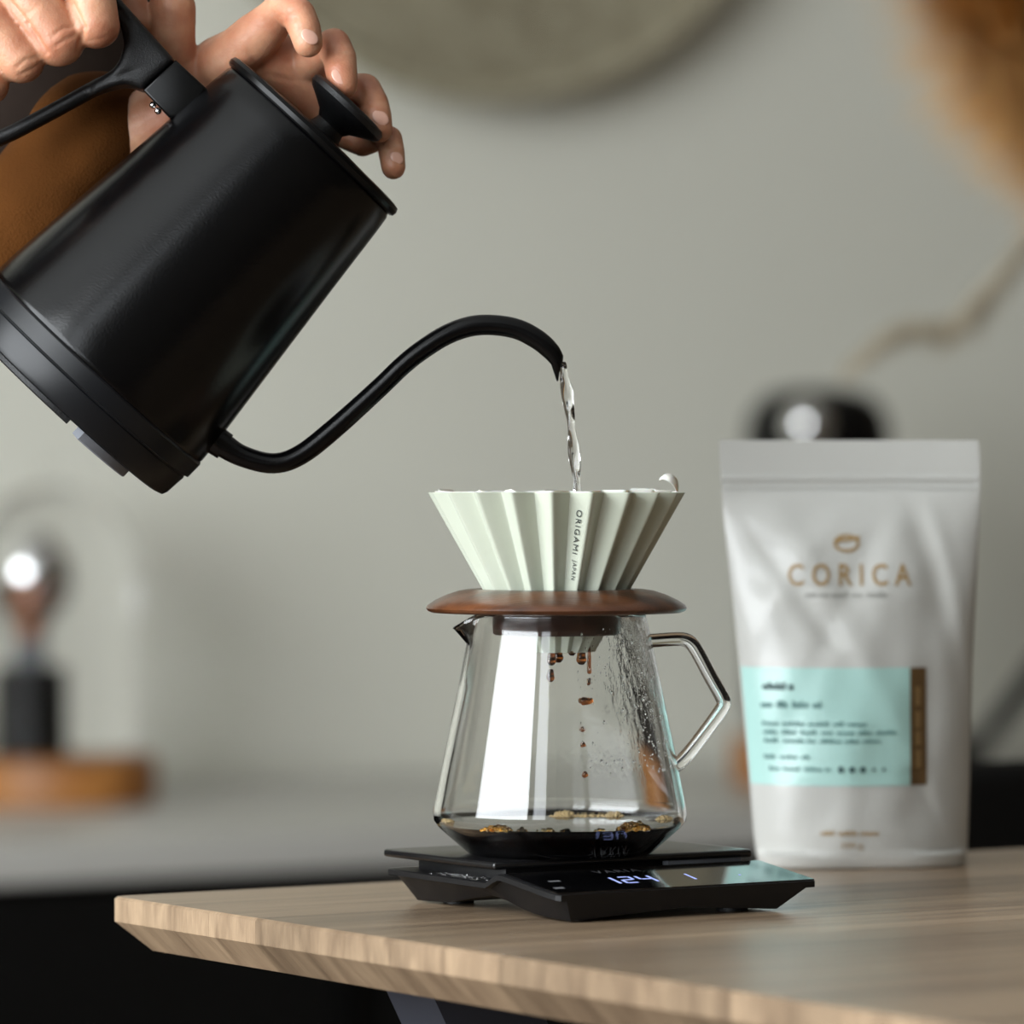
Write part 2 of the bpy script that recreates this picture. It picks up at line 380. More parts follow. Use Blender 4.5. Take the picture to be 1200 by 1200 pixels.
lathe('glass_dome', prof+inner, M['thinglass'], g, 64)
bm = bmesh.new(); ellipsoid(bm, (0, 0, zt+rd+.014), (.015, .015, .016)); objbm('dome_knob', bm, M['thinglass'], g)
pl = p + Vector((-20*d/F, 0, .0505))
b0 = empty('bulb_lamp', pl)
tag(b0, 'small lamp with black cylinder foot and clear bulb inside the glass dome', 'lamp')
rb = 33*d/F
lathe('lamp_foot', [(0, 0), (rb, 0), (rb, .092), (rb*.93, .096), (0, .096)], M['black_rough'], b0, 40)
lathe('socket', [(0, .096), (.013, .096), (.013, .125), (0, .125)], M['grey'], b0, 24)
bp_ = [(.011, .124), (.014, .14), (.03, .165), (.036, .19), (.033, .212), (.018, .229), (0, .233)]
lathe('bulb', bp_+[(max(r-.001, 0), z-.0005) for r, z in bp_][::-1], M['clear'], b0, 32)
lathe('silver_crown', [(.0365, .188), (.0370, .196), (.0345, .212), (.0190, .230), (0, .2345)], M['chrome'], b0, 32)
lathe('bulb_core', [(0, .126), (.006, .126), (.010, .15), (.011, .185), (.004, .19), (0, .19)], M['copper'], b0, 20)

# coffee grinder hidden mostly by the bag
p, d = on_counter(958, 2.62)
g = empty('coffee_grinder', p, (0, 0, RA*.5))
tag(g, 'tall black coffee grinder with chrome knob, rising behind the white coffee bag', 'grinder')
s = d/F
lathe('wooden_foot', [(0, 0), (.096, 0), (.099, .004), (.099, .05), (.095, .055), (0, .055)], M['cork'], g, 48)
lathe('body', [(0, .055), (.07, .055), (.082, .08), (.084, .27), (.080, .36), (.084, .375), (.0, .375)], M['black_gloss'], g, 48)
lathe('hopper', [(0, .375), (.083, .375), (.084, .40), (.078, .425), (.060, .445), (.03, .452), (0, .453)], M['black'], g, 48)
bm = bmesh.new(); ellipsoid(bm, (-.040, -.080, .408), (.028, .028, .030)); objbm('knob', bm, M['chrome'], g)
bm = bmesh.new(); tube_bm(bm, [(-.040, -.066, .36, .013), (-.040, -.078, .385, .014), (-.040, -.080, .41, .012)], 16); objbm('knob_stem', bm, M['grey'], g)
# dark handle of a pan, leaning behind the bag
p, d = on_counter(1188, 2.72, .9005)
g = empty('frying_pan', p, (0, 0, RA))
tag(g, 'dark pan on the counter with its long grey handle sloping up to the right', 'pan')
lathe('pan_bowl', [(0, 0), (.08, 0), (.10, .04), (.103, .04), (.083, -.0), (.083, 0), (0, .003)], M['basering'], g, 40).location = (-.16, 0, .0005)
tube('handle', [(-.06, 0, .03, .008), (-.035, -.0, .045, .012), (.02, -.0, .10, .014), (.09, 0, .175, .014), (.12, 0, .205, .012)], M['basering'], g, 12, sub=4)

# woven wall disc
dd = None
a = (540-600)/F; dW = (VB-.03 + math.cos(RA)*D0)/(math.cos(RA)-math.sin(RA)*a)
ctr = Vector((a*dW, dW-D0, ZC-(115-449-HY)*dW/F))
RW = 449*dW/F
g = empty('woven_wall_disc', ctr, ROT)
tag(g, 'large round woven wicker disc hanging on the grey wall above the kettle', 'wall decoration')
bm = bmesh.new(); n = 46
for i in range(n):
    r = RW*(i+.7)/n; zz = -.045*(i/n)**2
    ns = max(24, int(120*r/RW)); vs = []
    for kx in range(ns):
        a = 2*pi*kx/ns; ring = []
        for q in range(6):
            b = 2*pi*q/6; rr = r+RW/n*.55*math.cos(b)
            ring.append(bm.verts.new((rr*math.cos(a), zz+.006*math.sin(b)*(1+.2*math.sin(a*40)), rr*math.sin(a))))
        vs.append(ring)
    for kx in range(ns):
        for q in range(6):
            bm.faces.new((vs[kx][q], vs[(kx+1) % ns][q], vs[(kx+1) % ns][(q+1) % 6], vs[kx][(q+1) % 6]))
o = objbm('woven_coil', bm, M['wicker'], g); o['kind'] = 'stuff'
bm = bmesh.new()
tube_bm(bm, [(RW*math.cos(2*pi*i/96), -.05, RW*math.sin(2*pi*i/96), .011) for i in range(97)], 10, cap=False)
objbm('rim', bm, M['wicker'], g)

# dried pampas in a floor vase at the right
vs_ = Vector((1.02, 2.15, 0))
g = empty('floor_vase', vs_)
tag(g, 'tall floor vase standing right of the counter, holding the dried grass', 'vase')
vp = [(.0, 0), (.09, 0), (.13, .12), (.14, .3), (.10, .5), (.055, .62), (.07, .68)]
lathe('vase_body', vp+[(max(r-.008, 0), z+.004) for r, z in vp][::-1], M['counter'], g, 40)
def plume(pts, width, m, label, seedn, dens=2600, fl=.05):
    """pts in photograph pixels + depth Y; the stem goes down into the vase"""
    random.seed(seedn)
    P = [W(px, py, Y) for px, py, Y in pts]
    base = vs_ + Vector((.025*math.cos(seedn), .025*math.sin(seedn), .35))
    g = empty('pampas_stem', base); tag(g, label, 'dried grass', 'dried grasses in the floor vase')
    L = [q-base for q in P]
    path = [Vector((0, 0, 0)), Vector((0.005, 0, .38))]+L
    C = [Vector(c) for c in catmull([tuple(c) for c in path], 10)]
    bm = bmesh.new(); tube_bm(bm, [(*c, .0022) for c in C], 6); objbm('stem', bm, m, g)
    C2 = [Vector(c) for c in catmull([tuple(c) for c in L], 16)]
    vsx, fs = [], []
    for i in range(dens):
        t = random.random(); kx = t*(len(C2)-1.01); j = int(kx); q = C2[j].lerp(C2[j+1], kx-j); T = (C2[j+1]-C2[j]).normalized()
        wd = width*math.sin(pi*min(1, max(.06, t*.9+.08)))**.7
        dr = Vector((random.gauss(0, 1), random.gauss(0, 1), random.gauss(0, 1))); dr = (dr-T*dr.dot(T)).normalized()
        e = q+dr*wd*random.uniform(.35, 1)+T*fl*random.uniform(.2, 1)+Vector((0, 0, -.012*random.random()))
        mid = q.lerp(e, .5)+Vector((0, 0, .006)); sd = T.cross(dr)*.0011
        b = len(vsx); vsx += [q-sd, q+sd, mid-sd, mid+sd, e]
        fs += [(b, b+1, b+3, b+2), (b+2, b+3, b+4)]
    o = obj('plume', vsx, fs, m, g, sm=False); o['kind'] = 'stuff'
    return g
plume([(1330, 330, 2.10), (1270, 190, 2.05), (1190, 50, 2.0), (1120, -60, 1.98), (1060, -150, 1.96)], .13, M['pampas'], 'large brown dried pampas plume leaning into the top right corner', 3, 9000, .07)
plume([(1345, 300, 2.15), (1330, 140, 2.15), (1290, 0, 2.15), (1240, -120, 2.15)], .085, M['pampas'], 'dark brown pampas plume cut off by the right edge, behind the large plume', 5, 6000, .06)
plume([(1310, 250, 1.95), (1215, 285, 1.93), (1160, 345, 1.92), (1120, 385, 1.92), (1060, 392, 1.92), (1005, 425, 1.92)], .022, M['strand'], 'thin pale dried grass drooping left, right of and above the white bag', 9, 900, .03)

# ------------------------------------------------------------------ dining table with staves
TA = R(33)
ZTAB = 1.05
tb = empty('bar_table', (-.1814, .053, 0), (0, 0, TA))
tag(tb, 'tall pale oak table in the foreground, carrying the scale and the bag', 'table')
LX, LY = 1.7, .82
def slab():
    bm = bmesh.new()
    c = .004
    def outline(i, z):
        x0, x1, y0, y1 = i, LX-i, -LY+i, -i
        return [(x0, y0+c, z), (x0, y1-c, z), (x0+c*.3, y1-c*.3, z), (x0+c, y1, z), (x1, y1, z), (x1, y0, z), (x0+c, y0, z)]
    e = .0012
    rings = [[bm.verts.new(v) for v in outline(i, z)] for i, z in ((e, ZTAB), (0, ZTAB-e), (0, ZTAB-.0112), (.0125, ZTAB-.024))]
    bm.faces.new(rings[0]); bm.faces.new(rings[-1][::-1])
    for a, b in zip(rings[:-1], rings[1:]):
        for i in range(7): bm.faces.new((a[i], a[(i+1) % 7], b[(i+1) % 7], b[i]))
    bmesh.ops.recalc_face_normals(bm, faces=bm.faces)
    return bm
top = empty('tabletop', (0, 0, 0)); top.parent = tb
base = slab(); y = 0; i = 0
widths = [.030, .036, .024, .041, .046, .028, .052, .026, .040, .033, .050, .030, .044, .038, .029, .047, .035, .042, .030, .045, .05, .05, .05, .05]
while y < LY-.001:
    wd = widths[i % len(widths)]; y1 = min(LY, y+wd)
    b = base.copy(); gap = .00006
    for (yy, nn) in ((-y-gap, 1), (-y1+gap, -1)):
        if (nn == 1 and y == 0) or (nn == -1 and y1 >= LY-1e-6): continue
        gm = b.verts[:]+b.edges[:]+b.faces[:]
        r_ = bmesh.ops.bisect_plane(b, geom=gm, plane_co=(0, yy, 0), plane_no=(0, nn, 0), clear_outer=True)
        ed = [e for e in r_['geom_cut'] if isinstance(e, bmesh.types.BMEdge)]
        bmesh.ops.contextual_create(b, geom=ed)
    pk = objbm('plank', b, M['tabletop'], top, sm=False)
    y = y1; i += 1
base.free()
def leg_plate(x, y, lean):
    bm = bmesh.new()
    t = [(x-.026, y-.02), (x+.026, y-.02), (x+.026, y+.02), (x-.026, y+.02)]
    a = [bm.verts.new((px, py, ZTAB-.0245)) for px, py in t]; b = [bm.verts.new((px*.0+x+(px-x)*.5+lean[0], py+lean[1], 0)) for px, py in t]
    bm.faces.new(a); bm.faces.new(b[::-1])
    for i in range(4): bm.faces.new((a[i], b[i], b[(i+1) % 4], a[(i+1) % 4]))
    return objbm('leg', bm, M['legmetal'], tb, sm=False)
LEGS = [((.095, -.135), (.50, -.05)), ((.095, -LY+.13), (.50, .05)), ((LX-.08, -.135), (-.50, -.05)), ((LX-.08, -LY+.13), (-.50, .05))]
for (x_, y_), ln in LEGS: leg_plate(x_, y_, ln)

# ------------------------------------------------------------------ kettle
KX = D0/F               # metres per pixel at the coffee set
TH = R(43.0)
kb = W(74.5, 474)
ket = empty('gooseneck_kettle', kb, (0, TH, 0))
tag(ket, 'matte black gooseneck kettle tilted and pouring water into the dripper', 'kettle')
ux, uz = (math.cos(TH), math.sin(TH)), (math.sin(TH), -math.cos(TH))
def K(px, py, y=0):     # photograph pixel -> kettle local
    rx, ry = px-74.5, py-474
    return Vector(((rx*ux[0]+ry*ux[1])*KX, y, (rx*uz[0]+ry*uz[1])*KX))
q = KX
body = [(0, 60), (162.5, 60), (163.3, 62), (163.3, 66), (161.5, 90), (150, 200), (138, 315), (130, 398), (127.5, 418), (125, 423), (0, 423)]
lathe('kettle_body', [(r*q, z*q) for r, z in body], M['black'], ket, 128, ang=25)
bs = [(0, 0), (150, 0), (156, 2), (158.5, 7), (161, 33), (160, 34.5), (161, 36), (164.5, 37), (165, 57), (163.5, 59.5), (0, 59.5)]
lathe('base_ring', [(r*q, z*q) for r, z in bs], M['basering'], ket, 128, ang=25)
for (a0, a1, r0, r1, dp, mm) in ((-78, -182, 96, 140, -7, 'black_rough'), (-66, -20, 90, 119, -13, 'grey'), (20, 150, 100, 138, -5, 'black_rough')):
    bm = bmesh.new(); vs, fs = [], []; nn = 16
    for j in range(nn+1):
        a_ = R(a0+(a1-a0)*j/nn)
        for (r, z) in ((r0, 0), (r0, dp), (r1-2, dp), (r1, dp+1.5), (r1, 0)): vs.append((r*q*math.cos(a_), r*q*math.sin(a_), z*q))
    for j in range(nn):
        for i_ in range(5): fs.append((j*5+i_, j*5+(i_+1) % 5, (j+1)*5+(i_+1) % 5, (j+1)*5+i_))
    fs += [(0, 1, 2, 3, 4), tuple(nn*5+i_ for i_ in (4, 3, 2, 1, 0))]
    for v in vs: bm.verts.new(v)
    bm.verts.ensure_lookup_table()
    for f_ in fs: bm.faces.new([bm.verts[i_] for i_ in f_])
    objbm('foot_pad', bm, M[mm], ket)
lid = lathe('lid', [(r*q, z*q) for r, z in [(0, 423.2), (128, 423.2), (131, 425), (132, 430), (130, 434.5), (124, 436), (118, 434), (100, 436.5), (60, 439), (0, 440)]], M['black_gloss'], ket, 128, ang=30)
kn = [(0, 438), (26, 438), (21, 444), (19, 452), (24, 459), (36, 466), (49, 473), (53.5, 478), (53.5, 484), (50, 487.5), (40, 489), (0, 489.5)]
o = lathe('lid_knob', [(r*q, z*q) for r, z in kn], M['black_rough'], lid, 64, ang=40); o.location = (6*q, 0, 0)
# handle
hd_bm = bmesh.new()
web = [(169, 108), (207, 73), (141, -1), (112, -34), (88, -12), (112, 2), (130, 18), (144, 36), (147, 54), (142, 72), (134, 83), (120, 91), (106, 98.5), (109, 114), (122, 108), (136, 103.5), (149, 101), (159, 104)]
extrude_poly(hd_bm, [(K(*c).x, K(*c).z) for c in web], -.0115, .0115, .0028, 4)
H = lambda px, py, r: (*K(px, py), r*q)
for v in hd_bm.verts:      # the web thins towards the lower bar
    px_ = 74.5+(v.co.x*ux[0]+v.co.z*uz[0])/KX; v.co.y *= .5+.5*min(1, max(0, (px_-104)/34))
tube_bm(hd_bm, catmull([H(112, -22, 20), H(80, -50, 19), H(30, -90, 19), H(-30, -130, 19), H(-80, -150, 18)], 6), 20, .62)
tube_bm(hd_bm, catmull([H(134, 93, 9), H(118, 99.5, 9.3), H(100, 109.5, 9.5), H(50, 137, 9.5), H(0, 162, 9.5), H(-60, 180, 10), H(-110, 165, 12), H(-135, 100, 14), H(-130, 20, 15), H(-105, -70, 16), H(-82, -140, 17)], 8), 20, 1.5)
remesh('handle', hd_bm, .0009, 14, M['black_rough'], ket)
bm = bmesh.new()
extrude_poly(bm, [(K(*c).x, K(*c).z) for c in [(170, 108.5), (208.5, 73.5), (244, 106), (222, 140), (200, 140)]], -.0135, .0135, .0012, 3)
objbm('handle_mount', bm, M['black_gloss'], ket)
bm = bmesh.new()
for (px, py) in ((180, 124), (186, 131)):
    c = K(px, py, -.004); ellipsoid(bm, c, (.0016, .0022, .0016), u=12, v=8)
objbm('hinge_screws', bm, M['chrome'], ket)
# spout
sp = [(246, 512, 15), (259, 520, 14.6), (284, 534.5, 12.6), (320, 543, 12), (352, 533, 12), (392, 502, 12), (444, 455, 11.4), (470, 430, 11.4), (492, 412, 11.6), (522, 393, 11.8), (551, 382.5, 12), (579, 381, 12), (607, 386, 12), (630, 398, 11.8), (645, 411, 10.8), (653, 422, 8.8)]
bm = bmesh.new(); C = catmull([H(*c) for c in sp], 6); tube_bm(bm, C, 24, cap=False)
bm.verts.ensure_lookup_table(); last = bm.verts[-24:]
# slanted mouth: pull the lower lip down into a point
tip = K(659, 446); cen = K(653, 422)
ring2 = []
lowdir = (K(645, 434)-K(653, 422)).normalized()
for v in last:
    d_ = v.co-cen; f_ = .5+.5*(d_.dot(lowdir)/(8.8*q)); nv_ = bm.verts.new(cen+d_*.8+(tip-cen)*(.15+.75*f_)); ring2.append(nv_)
for i in range(24): bm.faces.new((last[i], last[(i+1) % 24], ring2[(i+1) % 24], ring2[i]))
spo = objbm('spout', bm, M['black'], ket, ang=60)
md = spo.modifiers.new('solid', 'SOLIDIFY'); md.thickness = .0007; md.offset = -1
tube('spout_collar', [H(250, 514, 17.5), H(264, 523.5, 16.5)], M['black'], ket, 28, sub=2)

# ------------------------------------------------------------------ water stream
wp = [(657, 424, 4.2), (660, 433, 5.6), (663.5, 455, 6), (667, 480, 5.4), (670.5, 510, 5.8), (673.5, 540, 5.2), (676, 565, 5.2), (677.5, 590, 5), (679, 622, 5)]
C = catmull([(*W(px, py), r*KX) for px, py, r in wp], 10)
bm = bmesh.new(); rings = []
for i, c in enumerate(C):
    ring = []
    for k_ in range(20):
        a_ = 2*pi*k_/20; tw = a_+i*.13
        r_ = c[3]*(1+.26*math.cos(2*tw)+.05*math.cos(3*a_-i*.35))*(1+.05*math.sin(i*.42))
        ring.append(bm.verts.new((c[0]+r_*math.cos(a_), c[1]+r_*math.sin(a_), c[2])))
    rings.append(ring)
for a_, b_ in zip(rings[:-1], rings[1:]):
    for k_ in range(20): bm.faces.new((a_[k_], a_[(k_+1) % 20], b_[(k_+1) % 20], b_[k_]))
bm.faces.new(rings[0]); bm.faces.new(rings[-1][::-1])
o = objbm('water_stream', bm, M['water'], None, ang=80)
tag(o, 'thin twisting stream of clear water falling from the kettle spout', 'water')

# ------------------------------------------------------------------ dripper
DX = (652-600)*KX
zr = ZC                     # rim
def zy(py): return ZC-(py-HY)*KX
zbot = zy(764)
drp = empty('pleated_dripper', (DX, 0, zbot))
tag(drp, 'pale green pleated ceramic coffee dripper standing in the wooden holder', 'dripper')
def zig(ro, ri, z, phase=-2.6, n=20, rnd=1.0):
    """one closed ring of a pleated section, ridges at ro, valleys at ri"""
    out = []
    st = 18/9.0
    for k_ in range(n):
        a0 = -90+phase+k_*18
        for da, f_ in ((-1.5, .11), (-.7, .03), (0, 0), (.7, .03), (1.5, .11), (4.5, .5), (7.6, .89), (8.4, .97), (9, 1), (9.6, .97), (10.4, .89), (13.5, .5)):
            r_ = ro+(ri-ro)*f_
            if f_ in (.5,):   # keep the face flat: chord rather than arc
                ra, rb_ = ro+(ri-ro)*.11, ro+(ri-ro)*.89
                A = np.array([ra*math.cos(R(-90+phase+k_*18+(1.5 if da < 9 else 16.5))), ra*math.sin(R(-90+phase+k_*18+(1.5 if da < 9 else 16.5)))])
                B = np.array([rb_*math.cos(R(-90+phase+k_*18+(7.6 if da < 9 else 10.4))), rb_*math.sin(R(-90+phase+k_*18+(7.6 if da < 9 else 10.4)))])
                c_ = (A+B)/2; out.append((c_[0], c_[1], z)); continue
            if da < 0: pass
            out.append((r_*math.cos(R(a0+da)), r_*math.sin(R(a0+da)), z))
    return out
NR = 240
def shell(name, levels, m, parent, cap=False, ang=30, jitter=None):
    vs, fs = [], []
    for L_ in levels: vs += L_
    for i in range(len(levels)-1):
        for k_ in range(NR):
            j = (k_+1) % NR; fs.append((i*NR+k_, i*NR+j, (i+1)*NR+j, (i+1)*NR+k_))
    bm = bmesh.new(); bv = [bm.verts.new(v) for v in vs]
    for f_ in fs: bm.faces.new([bv[i] for i in f_])
    return objbm(name, bm, m, parent, ang=ang)
def cone(py):               # ridge radius in px of the dripper at row py
    return 151-(py-577)*.566
th = 6.5
lv = []
for py in (764, 740, 700, 660, 620, 590, 579, 577.4):
    r_ = cone(py); lv.append(zig(r_*q, r_*.865*q, zy(py)-zbot))
lv.append(zig((cone(577)-1)*q, (cone(577)*.865-.5)*q, zr-zbot))
lv.append(zig((cone(577)-th+1)*q, (cone(577)*.865-th+.8)*q, zr-zbot))
for py in (577.6, 600, 640, 690, 740, 764):
    r_ = cone(py); lv.append(zig((r_-th)*q, (r_*.865-th)*q, zy(py)-zbot))
lv.append(lv[0])
shell('dripper_cone', lv, M['ceramic'], drp, ang=40)
# printed text on the bright face left of the ridge at 15.4 deg
ph = -2.6
def face_pt(s_, py, off=.0005):
    """s_ 0..1 from the valley to the ridge on the face between them"""
    r_ = cone(py)*q; a1, a2 = R(-90+ph+10.4), R(-90+ph+16.5); f1, f2 = 1-.135*.89, 1-.135*.11
    A = Vector((r_*f1*math.cos(a1), r_*f1*math.sin(a1), zy(py)-zbot)); B = Vector((r_*f2*math.cos(a2), r_*f2*math.sin(a2), zy(py)-zbot))
    r2 = cone(py+5)*q; A2 = Vector((r2*f1*math.cos(a1), r2*f1*math.sin(a1), zy(py+5)-zbot))
    nrm = (B-A).cross(A2-A).normalized()
    if nrm.y > 0: nrm = -nrm
    return A.lerp(B, s_)+nrm*off
def face_text(body, size_px, py0, py1, sc, name):
    me = text_mesh(body, 1.0, 1.22, .2, 4, .0)
    xs = [v.co.x for v in me.vertices]; x0, x1 = min(xs), max(xs)
    ys = [v.co.y for v in me.vertices]; y0, y1 = min(ys), max(ys)
    for v in me.vertices:
        t_ = (v.co.x-x0)/(x1-x0); s_ = sc+((v.co.y-(y0+y1)/2)/(y1-y0))*size_px
        v.co = face_pt(s_, py0+(py1-py0)*t_)
    link(name, me, M['ink'], drp)
face_text('ORIGAMI', .40, 597, 648, .56, 'printed_name')
face_text('JAPAN', .46, 654, 678, .60, 'printed_origin')
# paper filter
fl = empty('paper_filter', (DX, 0, zbot+.004))
tag(fl, 'white pleated paper filter lining the dripper, its edge curling above the rim', 'paper filter')
rnd = random.Random(4); hts = [max(-.5, rnd.gauss(1.6, 1.5)) for _ in range(40)]
lv = []
for py in (750, 700, 640, 590):
    r_ = cone(py)-th-2.0; lv.append([(x_, y_, z_-.004) for x_, y_, z_ in zig(r_*q, (cone(py)*.865-th-2.0)*q, zy(py)-zbot)])
topl = []
r_ = cone(575)-th-2.5; zz = zig(r_*q, (cone(575)*.865-th-2.5)*q, zr-zbot-.004)
for i, (x_, y_, z_) in enumerate(zz):
    kx = i/NR*40; a_ = int(kx) % 40; b_ = (a_+1) % 40; hh = hts[a_]*(1-(kx % 1))+hts[b_]*(kx % 1)
    topl.append((x_, y_, z_+hh*q))
lv.append(topl)
lv2 = [[(x_*.992, y_*.992, z_) for x_, y_, z_ in L_] for L_ in lv[::-1]]
shell('filter_cone', lv+lv2, M['paper'], fl, ang=60)
# curled flap
c0_ = W(787, 577, .012)-fl.location
fp = [(c0_.x+dx_*q, c0_.y+dy_*q, c0_.z+dz_*q, wd_) for dx_, dy_, dz_, wd_ in ((6, 4, -6, 5), (7, 2, 4, 5), (5, -3, 11, 7), (-1, -7, 17, 8), (-9, -7, 19, 6), (-14, -4, 16, 3))]
vs, fs = [], []
Cf = catmull(fp, 5)
for i, c in enumerate(Cf):
    wv = c[3]*q
    vs += [(c[0]-.3*wv, c[1]-.6*wv, c[2]-.5*wv), (c[0], c[1]+.0005, c[2]+.0004), (c[0]+.3*wv, c[1]+.6*wv, c[2]+.5*wv)]
for i in range(len(Cf)-1): fs += [(3*i, 3*i+1, 3*i+4, 3*i+3), (3*i+1, 3*i+2, 3*i+5, 3*i+4)]
o = obj('curled_flap', vs, fs, M['paper'], fl); md = o.modifiers.new('s', 'SOLIDIFY'); md.thickness = .0004
# wet grounds
gr = bmesh.new()
rg = (cone(605)*.865-th-4)*q
for i in range(40):
    a_ = 2*pi*i/40
N_ = 26; vs = [(0, 0, 0)]; fs = []
for i in range(1, 13):
    for k_ in range(48):
        a_ = 2*pi*k_/48; rr = rg*i/12; hz = .002*math.sin(7*a_+i)*random.random()+.0035*(i/12)**2+random.uniform(-.0006, .0006)
        vs.append((rr*math.cos(a_), rr*math.sin(a_), hz))
for k_ in range(48): fs.append((0, 1+k_, 1+(k_+1) % 48))
for i in range(11):
    for k_ in range(48): fs.append((1+i*48+k_, 1+(i+1)*48+k_, 1+(i+1)*48+(k_+1) % 48, 1+i*48+(k_+1) % 48))
# underside cone
b_ = len(vs); vs.append((0, 0, -.028))
for k_ in range(48): fs.append((b_, 1+11*48+(k_+1) % 48, 1+11*48+k_))
o = obj('coffee_grounds', vs, fs, M['ground'], None); o.location = (DX, 0, zy(612)); tag(o, 'wet dark bed of ground coffee inside the paper filter', 'coffee grounds', kind='stuff')
# wooden holder
hl = empty('wooden_dripper_holder', (DX, 0, zy(744)))
tag(hl, 'dark brown wooden dripper ring resting on the mouth of the glass carafe', 'dripper holder')
z0 = zy(744)
pr = [(58, 744), (72, 744), (74.5, 742), (76, 719.5), (110, 719), (146, 717.5), (151, 715.5), (153, 712.5), (151, 709), (142, 703), (128, 696.5), (114, 692), (104, 690.5), (92, 690.2), (90.5, 692), (62, 740)]
lathe('ring', [(r*q, zy(py)-z0) for r, py in pr[3:]], M['holder'], hl, 128, closed=True, ang=50)
lathe('collar', [(r*q, zy(py)-z0) for r, py in [(58.5, 744), (72, 744), (74.5, 742), (75.5, 720), (75, 718), (76, 717), (62.5, 739)]], M['collar'], hl, 96, closed=True, ang=50)

# ------------------------------------------------------------------ carafe
CXp = 656
CX = (CXp-600)*KX
zc0 = zy(1000)
cf = empty('glass_carafe', (CX, 0, zc0))
tag(cf, 'clear glass coffee carafe with angular handle standing on the black scale', 'carafe')
tw = 5.0
outer = [(0, 1000), (60, 1000), (102, 1000), (108, 998.3), (112, 995), (128, 981), (142, 968.5), (147.5, 961), (149, 953), (147.5, 943), (140, 905), (130, 857), (119, 804), (108.5, 754), (103, 730), (101, 722), (100.5, 719.3)]
inner = [(98, 718.2), (96.2, 719.3), (96.5, 724), (98.5, 732), (104, 755.5), (114.2, 805), (125.2, 858), (135.2, 906), (142.5, 944), (144, 953), (142.6, 959), (138, 965.5), (124, 977), (108.5, 990.5), (103, 994.2), (60, 995.5), (0, 995.5)]
def lip(r, py, a):
    """pouring lip on the -x side"""
    dev = abs(((a-pi+pi) % (2*pi))-pi)
    wa = math.exp(-(dev/.30)**3); wh = max(0, min(1, (757-py)/38)); wh = wh*wh*(3-2*wh)
    wsh = math.exp(-(dev/.5)**2)
    return r+25*wa*wh**.8, py+(17*wa-3*wsh*(1-wa))*wh*max(0, min(1, (745-py)/27))
vs, fs = [], []; NN = 144; prof = outer+inner; k_ = len(prof)
for i in range(NN):
    a_ = 2*pi*i/NN
    for r, py in prof:
        r2, p2 = lip(r, py, a_); vs.append((r2*q*math.cos(a_), r2*q*math.sin(a_), zy(p2)-zc0))
for i in range(NN):
    j = (i+1) % NN
    for c in range(k_-1): fs.append((i*k_+c, j*k_+c, j*k_+c+1, i*k_+c+1))
bm = bmesh.new(); bv = [bm.verts.new(v) for v in vs]
for f_ in fs: bm.faces.new([bv[i] for i in f_])
bmesh.ops.remove_doubles(bm, verts=bm.verts, dist=1e-7); bmesh.ops.dissolve_degenerate(bm, edges=bm.edges, dist=1e-8)
objbm('glass_body', bm, M['glass'], cf, ang=60)
hp = [(760.5, 751, 8), (768, 750.5, 8), (790, 749, 8), (802, 749.5, 8.2), (810, 754, 8.3), (817, 764, 8.2), (832, 792, 8.2), (845, 815, 8.4), (848, 824, 8.6), (844, 833, 8.4), (828, 855, 8.2), (808, 881, 8.2), (797, 893, 8.4), (791, 898, 8.4)]
tube('glass_handle', [((px-CXp)*q, 0, zy(py)-zc0, r*q) for px, py, r in hp], M['clear'], cf, 24, sub=6)
# condensation beads
bm = bmesh.new(); rn = random.Random(11)
def crad(py): return np.interp(py, [719, 730, 754, 804, 857, 905, 943], [100.5, 103, 108.5, 119, 130, 140, 147.5])-tw
for i in range(420):
    py = rn.uniform(735, 900); a_ = R(rn.choice([rn.gauss(-42, 10), rn.uniform(-80, -15), rn.gauss(-28, 8)])); r_ = crad(py)-.6
    s_ = abs(rn.gauss(0, .5))+.5
    bmesh.ops.create_icosphere(bm, subdivisions=1, radius=1, matrix=Matrix.Translation((r_*q*math.cos(a_), r_*q*math.sin(a_), zy(py)-zc0)) @ Matrix.Diagonal((s_*q, s_*q, s_*q*rn.choice([1, 1.2, 2.0]), 1)))
o = objbm('condensation', bm, M['water'], cf, ang=180); o['kind'] = 'stuff'
# coffee
cf0 = empty('coffee', (CX, 0, zy(994.5)))
tag(cf0, 'black brewed coffee with foam patches in the bottom of the carafe', 'coffee')
zz0 = zy(994.5)
cp = [(0, 995), (60, 995), (103, 994), (108.8, 990.2), (124.3, 976.8), (138.2, 965.3), (138.8, 964), (138.2, 963.6), (136, 964.1), (130, 964.4), (0, 964.4)]
lathe('liquid', [(r*q, zy(py)-zz0) for r, py in cp], M['coffee'], cf0, 96, ang=50)
def foam(px, dy_mm, wpx, hpx, seed, m, n=60):
    rn = random.Random(seed); bm = bmesh.new()
    cx = (px-CXp)*q; cy = dy_mm*.001; cz = zy(964.4)-zz0
    for i in range(n):
        a_ = rn.uniform(0, 2*pi); rr = math.sqrt(rn.random()); x_ = cx+rr*math.cos(a_)*wpx*q; y_ = cy+rr*math.sin(a_)*wpx*q*.8
        hgt = hpx*q*(1-rr*rr)*rn.uniform(.4, 1); s_ = rn.uniform(1.0, 2.6)*q*(1.25-.5*rr)
        bmesh.ops.create_icosphere(bm, subdivisions=2, radius=s_, matrix=Matrix.Translation((x_, y_, cz+hgt)))
    o = objbm('foam', bm, m, cf0, ang=180); o['kind'] = 'stuff'
foam(583, -44, 19, 5, 1, M['foam'], 160); foam(740, -40, 20, 9, 2, M['foam'], 220)
foam(583, -44, 17, 2.5, 1, M['foam2'], 90); foam(740, -40, 18, 5.5, 2, M['foam2'], 120)
